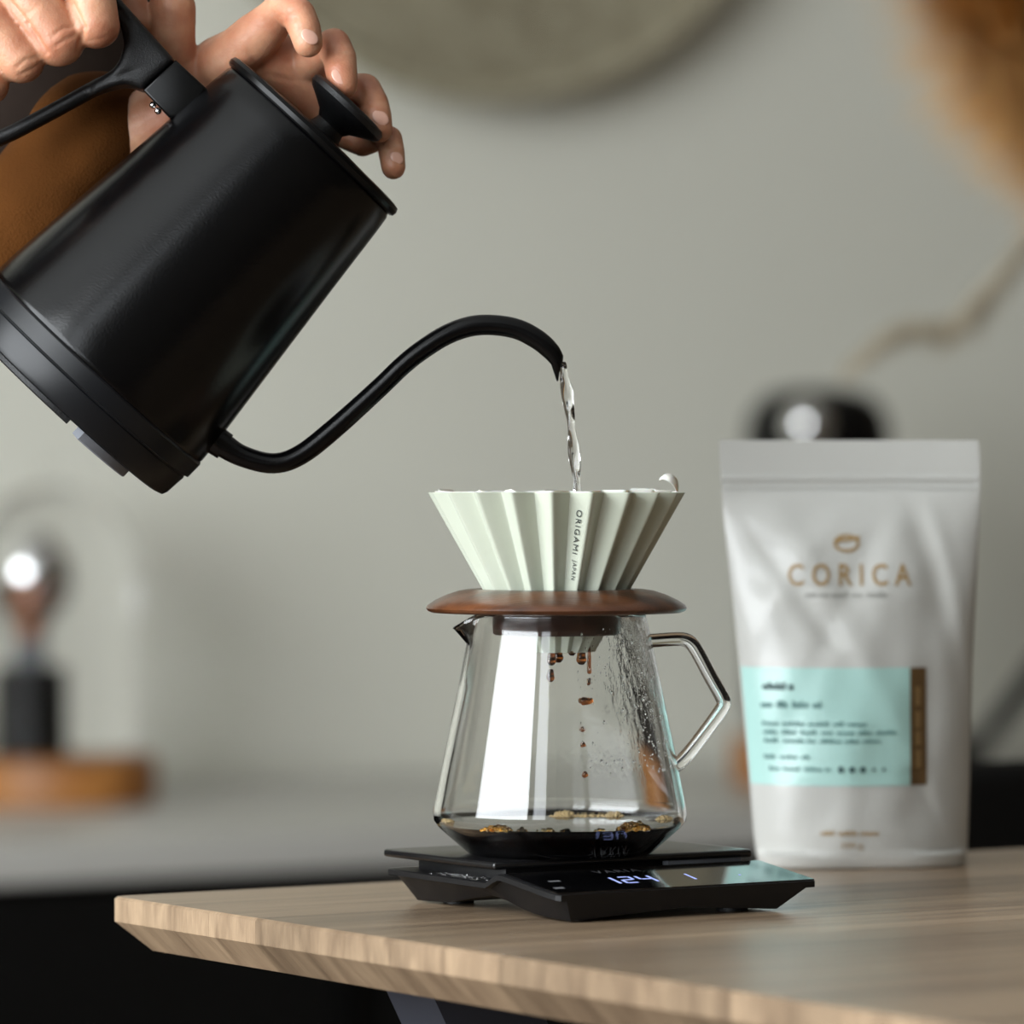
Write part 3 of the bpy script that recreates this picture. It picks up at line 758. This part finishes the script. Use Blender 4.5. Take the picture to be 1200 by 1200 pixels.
foam(612, -46, 6, 2, 3, M['foam'], 22); foam(661, -50, 6, 2, 4, M['foam'], 24); foam(700, -46, 7, 1.5, 14, M['foam'], 12)
foam(662, 44, 17, 6, 5, M['foam2'], 110); foam(722, 42, 13, 6, 6, M['foam2'], 90); foam(780, 8, 11, 6, 7, M['foam2'], 80)
foam(524, -8, 9, 5, 8, M['foam2'], 60); foam(695, 46, 34, 1.0, 9, M['foam2'], 110)
foam(794, -6, 5, 6, 10, M['foam'], 40); foam(640, -47, 12, 1.2, 15, M['foam'], 14)
# drips hanging under the dripper and drops falling
for (px, py, rx, ry, lab) in ((686, 822, 9, 4.5, 'flat amber coffee drop, largest of those falling inside the carafe'), (682.5, 855, 3.2, 3, 'small coffee drop falling just below the flat amber one'), (683, 873, 3.4, 3.4, 'round coffee drop falling midway down the carafe'), (685.5, 908, 3.6, 4, 'lowest round coffee drop falling above the coffee')):
    bm = bmesh.new(); ellipsoid(bm, (0, 0, 0), (rx*q, rx*q*.8, ry*q), u=20, v=14)
    for v in bm.verts: v.co *= 1+.08*math.sin(v.co.x*2500+v.co.z*1800)
    o = objbm('coffee_drop', bm, M['drop'], None, ang=180); o.location = W(px, py); tag(o, lab, 'coffee drop', 'coffee drops falling inside the carafe')
dl = empty('hanging_drips', (W(672, 764))); tag(dl, 'brown coffee drips hanging from the bottom of the dripper inside the carafe', 'coffee drips')
for (px, py, r_, ln, dy_) in ((646, 768, 6, 16, -12), (645, 790, 5.5, 11, -13), (654, 765, 7, 14, -11), (681, 768, 7, 13, -9), (690, 772, 3, 32, -9), (670, 762, 6, 5, -12), (638, 757, 4, 7, -8), (690, 798, 3.4, 6, -9)):
    c = W(px, py, dy_*.001)-dl.location; bm = bmesh.new()
    pts = [(c.x, c.y, c.z+ln*.5*q, r_*.55*q), (c.x+.3*q, c.y, c.z+ln*.2*q, r_*.7*q), (c.x, c.y, c.z-ln*.2*q, r_*.8*q), (c.x+.2*q, c.y, c.z-ln*.5*q, r_*.9*q), (c.x, c.y, c.z-ln*.5*q-r_*.7*q, r_*.4*q)]
    tube_bm(bm, catmull(pts, 4), 12); dq = objbm('drip', bm, M['drop'], dl, ang=180); dm = dq.modifiers.new('round', 'SUBSURF'); dm.levels = 2; dm.render_levels = 2

# ------------------------------------------------------------------ scale
SA = R(33)
FL = Vector((.0187, -.09, ZTAB))
sc = empty('coffee_scale', FL, (0, 0, SA))
tag(sc, 'flat black digital coffee scale reading 124 under the glass carafe', 'scale')
W_, L_ = .138, .139
# base: loft of side profiles across x
ys = [0, .002, .010, .020, .032, .042, .046, .050, .056, .070, .090, .110, .130, .137, .139]
def ztop(y): return float(np.interp(y, [0, .043, .048, .054, .139], [.0125, .0183, .0182, .0142, .0148]))
def zlow(y, side):   # lower edge; left side has an arch
    ar = .0065*math.exp(-((y-.070)/.028)**2) if side == 0 else 0
    return .0009+ar
bm = bmesh.new(); rows = []
lip_h = .0026
for y_ in ys:
    e = 0
    if y_ < .003: e = (.003-y_)*.8
    if y_ > .136: e = (y_-.136)*.8
    ft = min(1, y_/.006+.0) ; yb = np.interp(y_, [0, .139], [.004, .127])
    zt = ztop(y_)
    x0b = .010; x1b = W_-.020
    row = [(x0b, yb, zlow(y_, 0)), (.0035+e, y_*.985+.001, zt-lip_h-.0002), (e, y_, zt-lip_h), (e, y_, zt-.0004), (e+.0006, y_, zt), (W_*.5, y_, zt), (W_-e-.0006, y_, zt), (W_-e, y_, zt-.0004), (W_-e, y_, zt-lip_h), (W_-.004-e, y_*.985+.001, zt-lip_h-.0002), (x1b, yb, zlow(y_, 1)), (W_*.5, yb, .004)]
    rows.append([bm.verts.new(v) for v in row])
n_ = 12
for a_, b_ in zip(rows[:-1], rows[1:]):
    for i in range(n_): bm.faces.new((a_[i], a_[(i+1) % n_], b_[(i+1) % n_], b_[i]))
bm.faces.new(rows[0]); bm.faces.new(rows[-1][::-1])
objbm('base_body', bm, M['scale'], sc, ang=30)
# display glass lying on the sloping front
def disp(x_, y_, off=.0002): return (x_, y_, .0125+(.0183-.0125)*y_/.043+off)
bm = bmesh.new(); e = .0015
bot = [disp(e, e, .0001), disp(W_-e, e, .0001), disp(W_-e, .0425, .0001), disp(e, .0425, .0001)]; tp = [disp(v[0], v[1], .0006) for v in bot]
A = [bm.verts.new(v) for v in bot]; B = [bm.verts.new(v) for v in tp]
bm.faces.new(A[::-1]); bm.faces.new(B)
for i in range(4): bm.faces.new((A[i], A[(i+1) % 4], B[(i+1) % 4], B[i]))
dsp = objbm('display_glass', bm, M['screen'], sc, sm=False)
# weighing plate
bm = bmesh.new(); box(bm, (-.0005, .0475, .0200), (W_-.0015, .1395, .0234), None, .0013, 3)
objbm('weighing_plate', bm, M['plate'], sc, ang=40)
bm = bmesh.new(); box(bm, (.012, .058, .0135), (W_-.012, .130, .0200), None, .001, 2)
objbm('plate_support', bm, M['scale'], sc)
bm = bmesh.new(); box(bm, (W_-.045, .051, .0176), (W_-.005, .0555, .0199), None, .0004, 2)
objbm('plate_rib', bm, M['grey'], sc)
for (fx, fy) in ((.024, .018), (W_-.034, .018), (.024, .115), (W_-.034, .115)):
    lathe('foot', [(0, 0), (.007, 0), (.007, .003), (0, .003)], M['black_rough'], sc, 20).location = (fx, fy, 0)
# water beads on the ledge
bm = bmesh.new(); rn = random.Random(5)
for i in range(70):
    s_ = rn.uniform(.0002, .0006); bmesh.ops.create_icosphere(bm, subdivisions=2, radius=s_, matrix=Matrix.Translation((rn.uniform(.001, .011), rn.uniform(.058, .105), .0147+s_*.2)))
o = objbm('water_beads', bm, M['water'], sc, ang=180); o['kind'] = 'stuff'
def seg_digit(ch, x0, y0, w_, h_, t_):
    segs = {'1': 'bc', '2': 'abged', '4': 'fgbc'}[ch]
    bars = {'a': (x0+t_, y0+h_-t_, x0+w_-t_, y0+h_), 'g': (x0+t_, y0+h_/2-t_/2, x0+w_-t_, y0+h_/2+t_/2), 'd': (x0+t_, y0, x0+w_-t_, y0+t_), 'f': (x0, y0+h_/2, x0+t_, y0+h_-t_*.4), 'e': (x0, y0+t_*.4, x0+t_, y0+h_/2), 'b': (x0+w_-t_, y0+h_/2+t_*.1, x0+w_, y0+h_-t_*.4), 'c': (x0+w_-t_, y0+t_*.4, x0+w_, y0+h_/2-t_*.1)}
    return [bars[s_] for s_ in segs]
def scr_rects(name, rects, m):
    bm = bmesh.new()
    for (a, b, c, d_) in rects:
        f_ = [bm.verts.new(disp(x_+(y_-.02)*.12, y_, .00068)) for x_, y_ in ((a, b), (c, b), (c, d_), (a, d_))]; bm.faces.new(f_)
    objbm(name, bm, m, dsp, sm=False, recalc=False)
y0_, h_ = .0125, .0125
rc = []
for i, ch in enumerate('124'): rc += seg_digit(ch, .036+i*.0098, y0_, .0075, h_, .0014)
scr_rects('weight_digits', rc, M['led'])
scr_rects('timer_digit', seg_digit('1', .081, y0_, .002, .012, .0013), M['led'])
scr_rects('indicator_dot', [(.107, .016, .1083, .0172)], M['led'])
me = text_mesh('VARIA', .0072, 1.25, 0, 3)
for v in me.vertices: v.co = disp(v.co.x+.055, v.co.y+.0355, .00068)
link('printed_name', me, M['faint'], dsp)
scr_rects('touch_button', [(.007, .009, .012, .012)], M['faint']); scr_rects('touch_button', [(.011, .022, .017, .0245)], M['faint'])

# ------------------------------------------------------------------ coffee bag
BY = .20
def bpx(px, py): return ((px-600)*(BY+D0)/F, ZC-(py-HY)*(BY+D0)/F)
bxc = bpx(1012, 0)[0]
bag = empty('coffee_bag', (bxc, BY+.03, ZTAB))
tag(bag, 'white stand-up coffee pouch with mint green label standing behind the scale', 'coffee bag')
rows_y = [515, 540, 572, 620, 700, 780, 860, 920, 980, 1005, 1018, 1022.5]
lefts = [845, 846, 848, 852, 861, 869, 876, 881, 886, 889, 892, 898]
rights = [1155, 1157, 1157, 1156, 1152, 1148, 1146, 1145, 1143, 1142, 1140, 1134]
deps = [.8, .8, .9, 9, 20, 26, 29, 30, 30, 29, 27, 25]     # half depth, mm
ZB0, ZB1 = 0.0, bpx(0, 515)[1]-ZTAB
def bag_pt(px, py, side=-1, off=0.0):
    l_ = np.interp(py, rows_y, lefts); r_ = np.interp(py, rows_y, rights); dp = np.interp(py, rows_y, deps)*.001
    t_ = (px-l_)/(r_-l_)*2-1; t_ = max(-1, min(1, t_))
    prof = (1-abs(t_)**2.6)**.75 if py < 1003 else (1-abs(t_)**4)**.6
    z_ = max(0.0, bpx(0, py)[1]-ZTAB); x_ = bpx(px, 0)[0]-bxc
    if py > 1005: dp *= 1
    # creases
    env = min(1, max(0, (py-575)/60))*(1-t_**4)*min(1, max(0, (1022-py)/60))
    f = lambda a, b, c, s_: math.exp(-((t_*a+(py-760)/250*b-c)/s_)**2)
    w = 0
    w += -.0035*f(1, -.55, .82, .10)+.002*f(1, -.5, .95, .07)+.0022*f(-1, .9, .0, .14)-.0018*f(1, .9, -.30, .12)
    w += .0018*f(1, .35, .1, .15)-.0020*f(1, -1.1, -.2, .10)*(py < 760)+.0016*f(1, 1.4, -1.0, .16)-.0022*f(1, -.9, -.05, .09)*(py > 900)
    w += .0016*math.sin(t_*7+py*.021)*math.sin(py*.033+1)*(.4+.6*abs(t_))
    w += -.004*f(1, .15, .62, .16)*min(1, max(0, (py-600)/80))*min(1, max(0, (990-py)/80))
    if py < 575: w = .0006*math.sin(px*.05+py*.02)*0; env = 1
    yy = side*(dp*prof)+side*w*env*.62
    if py < 575 and side == -1: yy += -.0007*math.sin((py-515)*.45) if 556 < py < 574 else 0
    yaw = .10*(x_)           # slight turn of the bag
    return Vector((x_, yy+side*off+yaw, z_))
def bag_face(side):
    vs, fs = [], []; nx, ny = 72, 110
    pys = [515+(1022.5-515)*j/ny for j in range(ny+1)]
    for py in pys:
        l_ = np.interp(py, rows_y, lefts); r_ = np.interp(py, rows_y, rights)
        for i in range(nx+1):
            tt = -math.cos(pi*i/nx)*.35+(2*i/nx-1)*.65
            vs.append(bag_pt(l_+(r_-l_)*(tt+1)/2, py, side))
    for j in range(ny):
        for i in range(nx):
            a_ = j*(nx+1)+i; fs.append((a_, a_+1, a_+nx+2, a_+nx+1))
    return vs, fs, nx, ny
v1, f1, nx, ny = bag_face(-1); v2, f2, _, _ = bag_face(1)
off = len(v1); fs = f1+[tuple(off+i for i in f_[::-1]) for f_ in f2]
# bottom and top closing faces
bl = ny*(nx+1)
for i in range(nx): fs.append((bl+i, bl+i+1, off+bl+i+1, off+bl+i)); fs.append((i+1, i, off+i, off+i+1))
bm = bmesh.new(); bv = [bm.verts.new(v) for v in v1+v2]
for f_ in fs:
    try: bm.faces.new([bv[i] for i in f_])
    except Exception: pass
bmesh.ops.remove_doubles(bm, verts=bm.verts, dist=1e-5)
M['bag'] = mat('bag_foil', lin(196, 196, 191), .38, metal=.0, noise=.02, nscale=40, bump=.25, bscale=60, coat=.25)
objbm('pouch', bm, M['bag'], bag, ang=60)
def patch(name, x0, y0, x1, y1, m, offm=.0004, nx=24, ny=24):
    vs, fs = [], []
    for j in range(ny+1):
        for i in range(nx+1): vs.append(bag_pt(x0(y0+(y1-y0)*j/ny)+(x1-x0(y0+(y1-y0)*j/ny))*i/nx if callable(x0) else x0+(x1-x0)*i/nx, y0+(y1-y0)*j/ny, -1, offm))
    for j in range(ny):
        for i in range(nx):
            a_ = j*(nx+1)+i; fs.append((a_, a_+1, a_+nx+2, a_+nx+1))
    return obj(name, vs, fs, m, bag)
lb = patch('label', lambda py: float(np.interp(py, rows_y, lefts))+1.5, 783, 1068, 921, M['label']); lb['label'] = 'mint green label'
st = patch('label_stripe', 1068.5, 783, 1088, 921, M['stripe'], .0005, 6, 24); st['label'] = 'bronze stripe beside the label'
patch('zip_ridge', 849, 558, 1155, 561, M['bag'], .0006, 60, 2); patch('zip_ridge', 850, 569, 1155, 572, M['bag'], .0006, 60, 2)
def bag_text(name, body, x0, x1, y0, y1, m, spacing=1.1, bold=0, offm=.0006, rot=False):
    me = text_mesh(body, 1.0, spacing, 0, 4, bold)
    xs = [v.co.x for v in me.vertices]; a0, a1 = min(xs), max(xs); yy = [v.co.y for v in me.vertices]; b0_, b1_ = min(yy), max(yy)
    for v in me.vertices:
        t_ = (v.co.x-a0)/(a1-a0); s_ = (b1_-v.co.y)/(b1_-b0_)
        if rot: v.co = bag_pt(x1-(x1-x0)*s_, y0+(y1-y0)*t_, -1, offm)
        else: v.co = bag_pt(x0+(x1-x0)*t_, y0+(y1-y0)*s_, -1, offm)
    return link(name, me, m, bag)
bag_text('printed_name', 'CORICA', 925, 1071, 661, 687, M['gold'], 1.55, .012)
def words(name, y_, x0, x1, hh, m, seed, offm=.0006):
    rn = random.Random(seed); x_ = x0; vs, fs = [], []
    while x_ < x1-4:
        w2 = min(x1-x_, rn.uniform(10, 26)); xx = x_
        while xx < x_+w2-2:
            lw = rn.uniform(1.6, 2.8); h2 = hh*rn.choice([.7, .7, 1]); b = len(vs)
            vs += [bag_pt(xx, y_+hh-h2, -1, offm), bag_pt(xx+lw, y_+hh-h2, -1, offm), bag_pt(xx+lw, y_+hh, -1, offm), bag_pt(xx, y_+hh, -1, offm)]; fs.append((b, b+1, b+2, b+3)); xx += lw+1.0
        x_ += w2+4
    o = obj(name, vs, fs, m, bag, sm=False); return o
words('small_print', 694, 945, 1050, 6, M['greyprint'], 1)
words('label_print', 800, 895, 932, 9, M['labeldark'], 2, .001); words('label_print', 822, 893, 965, 8, M['labelink'], 3, .001)
for i, (y_, xa, xb) in enumerate(((846, 895, 1026), (856, 896, 1050), (866, 897, 1040), (885, 897, 958), (899, 903, 975))): words('label_print', y_, xa, xb, 5, M['labelink'], 10+i, .001)
bm = bmesh.new()
for i, x_ in enumerate((985, 998, 1011, 1024, 1036)):
    r_ = 4 if i < 3 else 2.2
    vsx = [bm.verts.new(bag_pt(x_+r_*.8*math.cos(2*pi*j/14), 902+r_*math.sin(2*pi*j/14), -1, .001)) for j in range(14)]; bm.faces.new(vsx)
objbm('rating_dots', bm, M['labeldark'], bag, sm=False, recalc=False)
words('stripe_print', 800, 1074, 1083, 0.1, M['gold'], 31)
for (ya, yb) in ((806, 828), (835, 852), (858, 872), (880, 902)):
    bm = bmesh.new(); y_ = ya
    while y_ < yb:
        vsx = [bm.verts.new(bag_pt(a, b, -1, .0009)) for a, b in ((1074, y_), (1081, y_), (1081, y_+1.6), (1074, y_+1.6))]; bm.faces.new(vsx); y_ += 2.8
    objbm('stripe_print', bm, M['gold'], bag, sm=False, recalc=False)
words('small_print', 973, 962, 1036, 6, M['gold'], 41)
bag_text('printed_weight', '250 g', 985, 1011, 987, 996, M['gold'], 1.05, .0)
# coffee bean emblem
bm = bmesh.new()
def stroke(pts, w2):
    for (x0, y0), (x1, y1) in zip(pts[:-1], pts[1:]):
        dx, dy = x1-x0, y1-y0; l2 = math.hypot(dx, dy); nx_, ny_ = -dy/l2*w2, dx/l2*w2
        bm.faces.new([bm.verts.new(bag_pt(a, b, -1, .0006)) for a, b in ((x0-nx_, y0-ny_), (x1-nx_, y1-ny_), (x1+nx_, y1+ny_), (x0+nx_, y0+ny_))])
stroke([(995+14*math.cos(2*pi*i/24), 637+9*math.sin(2*pi*i/24)) for i in range(25)], 1.8)
stroke([(981, 637), (988, 633), (995, 633.5), (1002, 632), (1011, 630)], 1.8)
objbm('bean_emblem', bm, M['gold'], bag, sm=False, recalc=False)

# ------------------------------------------------------------------ person
def capsules(bm, chain, n=20, m_=7):
    """tapered capsules between consecutive (Vector, r)"""
    for (a, ra), (b, rb) in zip(chain[:-1], chain[1:]):
        d = b-a; L = d.length
        if L < 1e-6: continue
        T = d/L; up = Vector((0, 0, 1)) if abs(T.z) < .9 else Vector((1, 0, 0)); X = T.cross(up).normalized(); Yv = T.cross(X)
        prof = []
        for i in range(m_+1):
            t_ = -pi/2+pi/2*i/m_; prof.append((a+T*ra*math.sin(t_), ra*math.cos(t_)))
        for i in range(1, 4): prof.append((a.lerp(b, i/4), ra+(rb-ra)*i/4))
        for i in range(m_+1):
            t_ = pi/2*i/m_; prof.append((b+T*rb*math.sin(t_), rb*math.cos(t_)))
        rings = []
        for c, r_ in prof[1:-1]: rings.append([bm.verts.new(c+(X*math.cos(2*pi*k_/n)+Yv*math.sin(2*pi*k_/n))*r_) for k_ in range(n)])
        p0 = bm.verts.new(prof[0][0]); p1 = bm.verts.new(prof[-1][0])
        for u_, v_ in zip(rings[:-1], rings[1:]):
            for k_ in range(n): bm.faces.new((u_[k_], u_[(k_+1) % n], v_[(k_+1) % n], v_[k_]))
        for k_ in range(n): bm.faces.new((p0, rings[0][(k_+1) % n], rings[0][k_])); bm.faces.new((p1, rings[-1][k_], rings[-1][(k_+1) % n]))
def P3(px, py, ymm, rpx): return (W(px, py, ymm*.001), rpx*KX)
FOOT = Vector((-.50, .40, 0))
per = empty('person', FOOT)
tag(per, 'person in a brown shirt, torso coloured dark as shade, gripping the kettle handle and steadying its lid', 'person')
b = bmesh.new()
# hand on the lid
wr = P3(196, 136, 42, 46)
palm = [P3(228, 108, 38, 42), P3(262, 82, 32, 42), P3(300, 62, 28, 40), P3(335, 84, 32, 38), P3(365, 112, 36, 34), P3(388, 142, 40, 28)]
capsules(b, [wr]+palm)
capsules(b, [P3(228, 108, 38, 42), P3(330, 100, 42, 38)])
capsules(b, [P3(262, 80, 26, 34), P3(300, 44, 14, 30), P3(322, 22, 6, 24), P3(334, 8, 0, 22), P3(350, 18, -8, 20.5), P3(357, 34, -12, 19.5), P3(361, 50, -13, 17.6)])
capsules(b, [P3(345, 85, 34, 27), P3(378, 62, 16, 22), P3(391, 53, 8, 20.5), P3(398, 68, 1, 20), P3(400, 84, -4, 19), P3(402, 99, -6, 17.4)])
capsules(b, [P3(375, 112, 38, 24), P3(412, 106, 26, 20), P3(427, 106, 18, 20.5), P3(437, 122, 10, 19), P3(441, 137, 6, 18.4), P3(444, 151, 4, 16.6)])
capsules(b, [P3(392, 150, 42, 20), P3(425, 168, 32, 16), P3(448, 160, 24, 15), P3(456, 163, 18, 16), P3(459, 180, 14, 15.8), P3(461, 196, 12, 14.6)])
# its thumb, pointing up
capsules(b, [P3(228, 104, 34, 38), P3(207, 72, 26, 24), P3(204, 40, 22, 25.5), P3(203, 10, 20, 27), P3(196, -28, 20, 23), P3(192, -48, 20, 19)])
# forearm and upper arm of that hand
elb = Vector((-.44, .10, 1.235)); sh1 = Vector((-.50, .30, 1.47))
capsules(b, [wr, (W(150, 162, .045), 44*KX), (W(110, 165, .05), .020), (W(45, 240, .055), .025), (W(-40, 330, .06), .027), (elb.lerp(wr[0], .4), .031), (elb.lerp(wr[0], .15), .040), (elb, .042), (elb.lerp(sh1, .5), .048), (sh1, .055)])
# gripping hand: fingers come over the handle, knuckles towards the camera
def gripf(px, py, r, x0, y0, xm, ym):
    capsules(b, [P3(x0, y0, -8, r*1.08), P3(xm, ym, -26, r*1.0), P3(px, py, -27, r), P3(px+3, py+2, -14, r*.92), P3(px+6, py-4, 4, r*.8), P3(px+4, py-16, 12, r*.7)])
gripf(112, 29, 28, 96, -75, 104, -25)
gripf(68, 47, 31, 2, -60, 40, 5)
gripf(24, 70, 27.5, -56, -20, -12, 28)
gripf(-14, 98, 24, -90, 20, -50, 60)
capsules(b, [P3(96, -78, -4, 34), P3(4, -68, -2, 38), P3(-52, -28, 2, 37), P3(-88, 14, 4, 30)])
w2 = P3(-60, -170, 10, 52)
capsules(b, [P3(88, -90, -4, 33), P3(20, -130, 4, 44), w2]); capsules(b, [P3(36, -84, -2, 38), w2]); capsules(b, [P3(-52, -28, 2, 37), w2]); capsules(b, [P3(-88, 14, 4, 30), P3(-100, -80, 8, 34), w2])
# its thumb wraps behind the handle
capsules(b, [P3(20, -130, 12, 36), P3(70, -90, 24, 28), P3(125, -30, 28, 24), P3(150, 5, 26, 23), P3(163, 27, 24, 21)])
el2 = Vector((-.50, .02, 1.60)); sh2 = Vector((-.58, .28, 1.50))
capsules(b, [w2, (w2[0].lerp(el2, .4), .032), (w2[0].lerp(el2, .8), .042), (el2, .043), (el2.lerp(sh2, .5), .05), (sh2, .056)])
capsules(b, [(sh1, .055), (sh1.lerp(sh2, .5), .07), (sh2, .055)])
for v in b.verts: v.co -= FOOT
bod = remesh('body', b, .0009, 6, M['skin'], per)
def creases(o, lines):
    me = o.data; n = len(me.vertices); co = np.empty(n*3); me.vertices.foreach_get('co', co); co = co.reshape(-1, 3)
    no = np.empty(n*3); me.vertices.foreach_get('normal', no); no = no.reshape(-1, 3); front = np.clip(-no[:, 1]*1.6, 0, 1); dsp_ = np.zeros(n)
    Y_ = co[:, 1]+FOOT.y; sx = 600+(co[:, 0]+FOOT.x)*F/(Y_+D0); sy = HY-(co[:, 2]+FOOT.z-ZC)*F/(Y_+D0)
    for (x0, y0, x1, y1, sg, dep, ylo, yhi) in lines:
        L2 = (x1-x0)**2+(y1-y0)**2; t_ = np.clip(((sx-x0)*(x1-x0)+(sy-y0)*(y1-y0))/L2, 0, 1)
        dd = np.hypot(sx-x0-t_*(x1-x0), sy-y0-t_*(y1-y0)); ok = (Y_ > ylo) & (Y_ < yhi)
        dsp_ += ok*dep*np.exp(-(dd/sg)**2)*(.5+.5*np.sin(pi*np.clip(t_, .05, .95)))
    co -= no*(dsp_*front*.001)[:, None]; me.vertices.foreach_set('co', co.ravel()); me.update()
G = (-.06, .0); Lh = (-.05, .03)
creases(bod, [(60, 43, 74, 33, 2.2, .6, *G), (74, 33, 86, 31, 2.2, .6, *G), (64, 54, 78, 46, 2.2, .55, *G), (78, 46, 90, 40, 2.2, .5, *G),
    (18, 80, 30, 70, 2.2, .6, *G), (30, 70, 44, 67, 2.2, .55, *G), (23, 88, 40, 80, 2.2, .5, *G), (40, 80, 49, 74, 2.2, .4, *G), (112, 66, 126, 58, 2.2, .5, *G), (104, 48, 124, 44, 2.5, .3, *G),
    (81, -2, 98, 32, 3.2, 1.6, *G), (98, 32, 92, 60, 3.0, 1.2, *G), (8, -2, 32, 28, 3.2, 1.6, *G), (32, 28, 54, 62, 3.0, 1.6, *G), (-14, 64, 8, 96, 3, 1.5, *G),
    (70, 10, 90, 4, 3, .25, *G), (24, 22, 44, 8, 3, .25, *G),
    (327, 20, 346, 10, 2.4, .35, *Lh), (330, 28, 348, 20, 2.2, .3, *Lh), (352, 60, 366, 62, 3, .12, *Lh), (384, 62, 412, 58, 2.6, .35, *Lh), (386, 70, 412, 67, 2.2, .3, *Lh), (424, 124, 450, 118, 2.4, .35, *Lh),
    (447, 172, 472, 168, 2.4, .3, *Lh), (290, 60, 312, 88, 3, .5, -.05, .06), (312, 88, 350, 96, 3, .5, -.05, .06), (250, 78, 272, 58, 4, .3, -.05, .06)])
# nails
def nail(px, py, ymm, wpx, lpx, ang_, nrm, bulge=2.2):
    bm = bmesh.new(); bmesh.ops.create_uvsphere(bm, u_segments=20, v_segments=12, radius=1)
    n3 = Vector(nrm).normalized(); lx = Vector((math.cos(R(ang_)), 0, -math.sin(R(ang_)))); lx = (lx-n3*lx.dot(n3)).normalized(); ly = n3.cross(lx)
    mt = Matrix((lx*wpx*KX, ly*lpx*KX, n3*bulge*KX)).transposed().to_4x4(); mt.translation = W(px, py, ymm*.001)-FOOT
    bmesh.ops.transform(bm, matrix=mt, verts=bm.verts)
    objbm('fingernail', bm, M['nail'], per, ang=180)
nail(363, 43, -19.6, 11.5, 9, 38, (.35, -.85, .35)); nail(399, 90, -11, 12, 9, 38, (.25, -.88, .35))
nail(446, 138, -.6, 11, 8.5, 38, (.25, -.9, .3)); nail(465, 185, 8.3, 9, 7, 40, (.3, -.9, .25))
# sleeves and torso
s_ = bmesh.new()
cuff = W(146, 182, .048)
capsules(s_, [(W(106, 158, .05), .0285), (W(45, 240, .055), .031), (W(-40, 330, .06), .034), (elb, .056), (elb.lerp(sh1, .5), .064), (sh1, .075)], 28)
capsules(s_, [(w2[0].lerp(el2, .5), .046), (el2, .056), (el2.lerp(sh2, .5), .064), (sh2, .075)], 28)
capsules(s_, [(sh1, .08), (sh2, .08)], 28); capsules(s_, [(Vector((-.46, .36, 1.44)), .10), (Vector((-.55, .38, 1.15)), .12), (Vector((-.58, .40, .95)), .12)], 28)
for v in s_.verts: v.co -= FOOT
sh_ = remesh('shirt', s_, .004, 5, M['shirt'], per)
tx = bpy.data.textures.new('folds', 'CLOUDS'); tx.noise_scale = .06
md = sh_.modifiers.new('folds', 'DISPLACE'); md.texture = tx; md.strength = .012; md.mid_level = .5
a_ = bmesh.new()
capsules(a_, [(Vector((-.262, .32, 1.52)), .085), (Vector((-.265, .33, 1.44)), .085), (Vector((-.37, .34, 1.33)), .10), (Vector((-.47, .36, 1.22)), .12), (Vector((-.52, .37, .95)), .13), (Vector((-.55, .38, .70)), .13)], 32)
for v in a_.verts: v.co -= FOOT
remesh('torso_shade', a_, .005, 5, M['torso_shade'], per)  # front of the torso, its shade put in as a darker cloth colour
t_ = bmesh.new()
for dx in (-.09, .09):
    capsules(t_, [(Vector((-.55+dx*.6, .40, .92)), .105), (Vector((-.52+dx, .38, .5)), .075), (Vector((-.50+dx, .40, .10)), .062)], 28)
for v in t_.verts: v.co -= FOOT
remesh('trousers', t_, .006, 4, M['torso_shade'], per)
for dx in (-.09, .09):
    t_ = bmesh.new(); capsules(t_, [(Vector((dx, .02, .045)), .045), (Vector((dx, -.13, .035)), .035)], 24); remesh('shoe', t_, .005, 3, M['black_rough'], per)
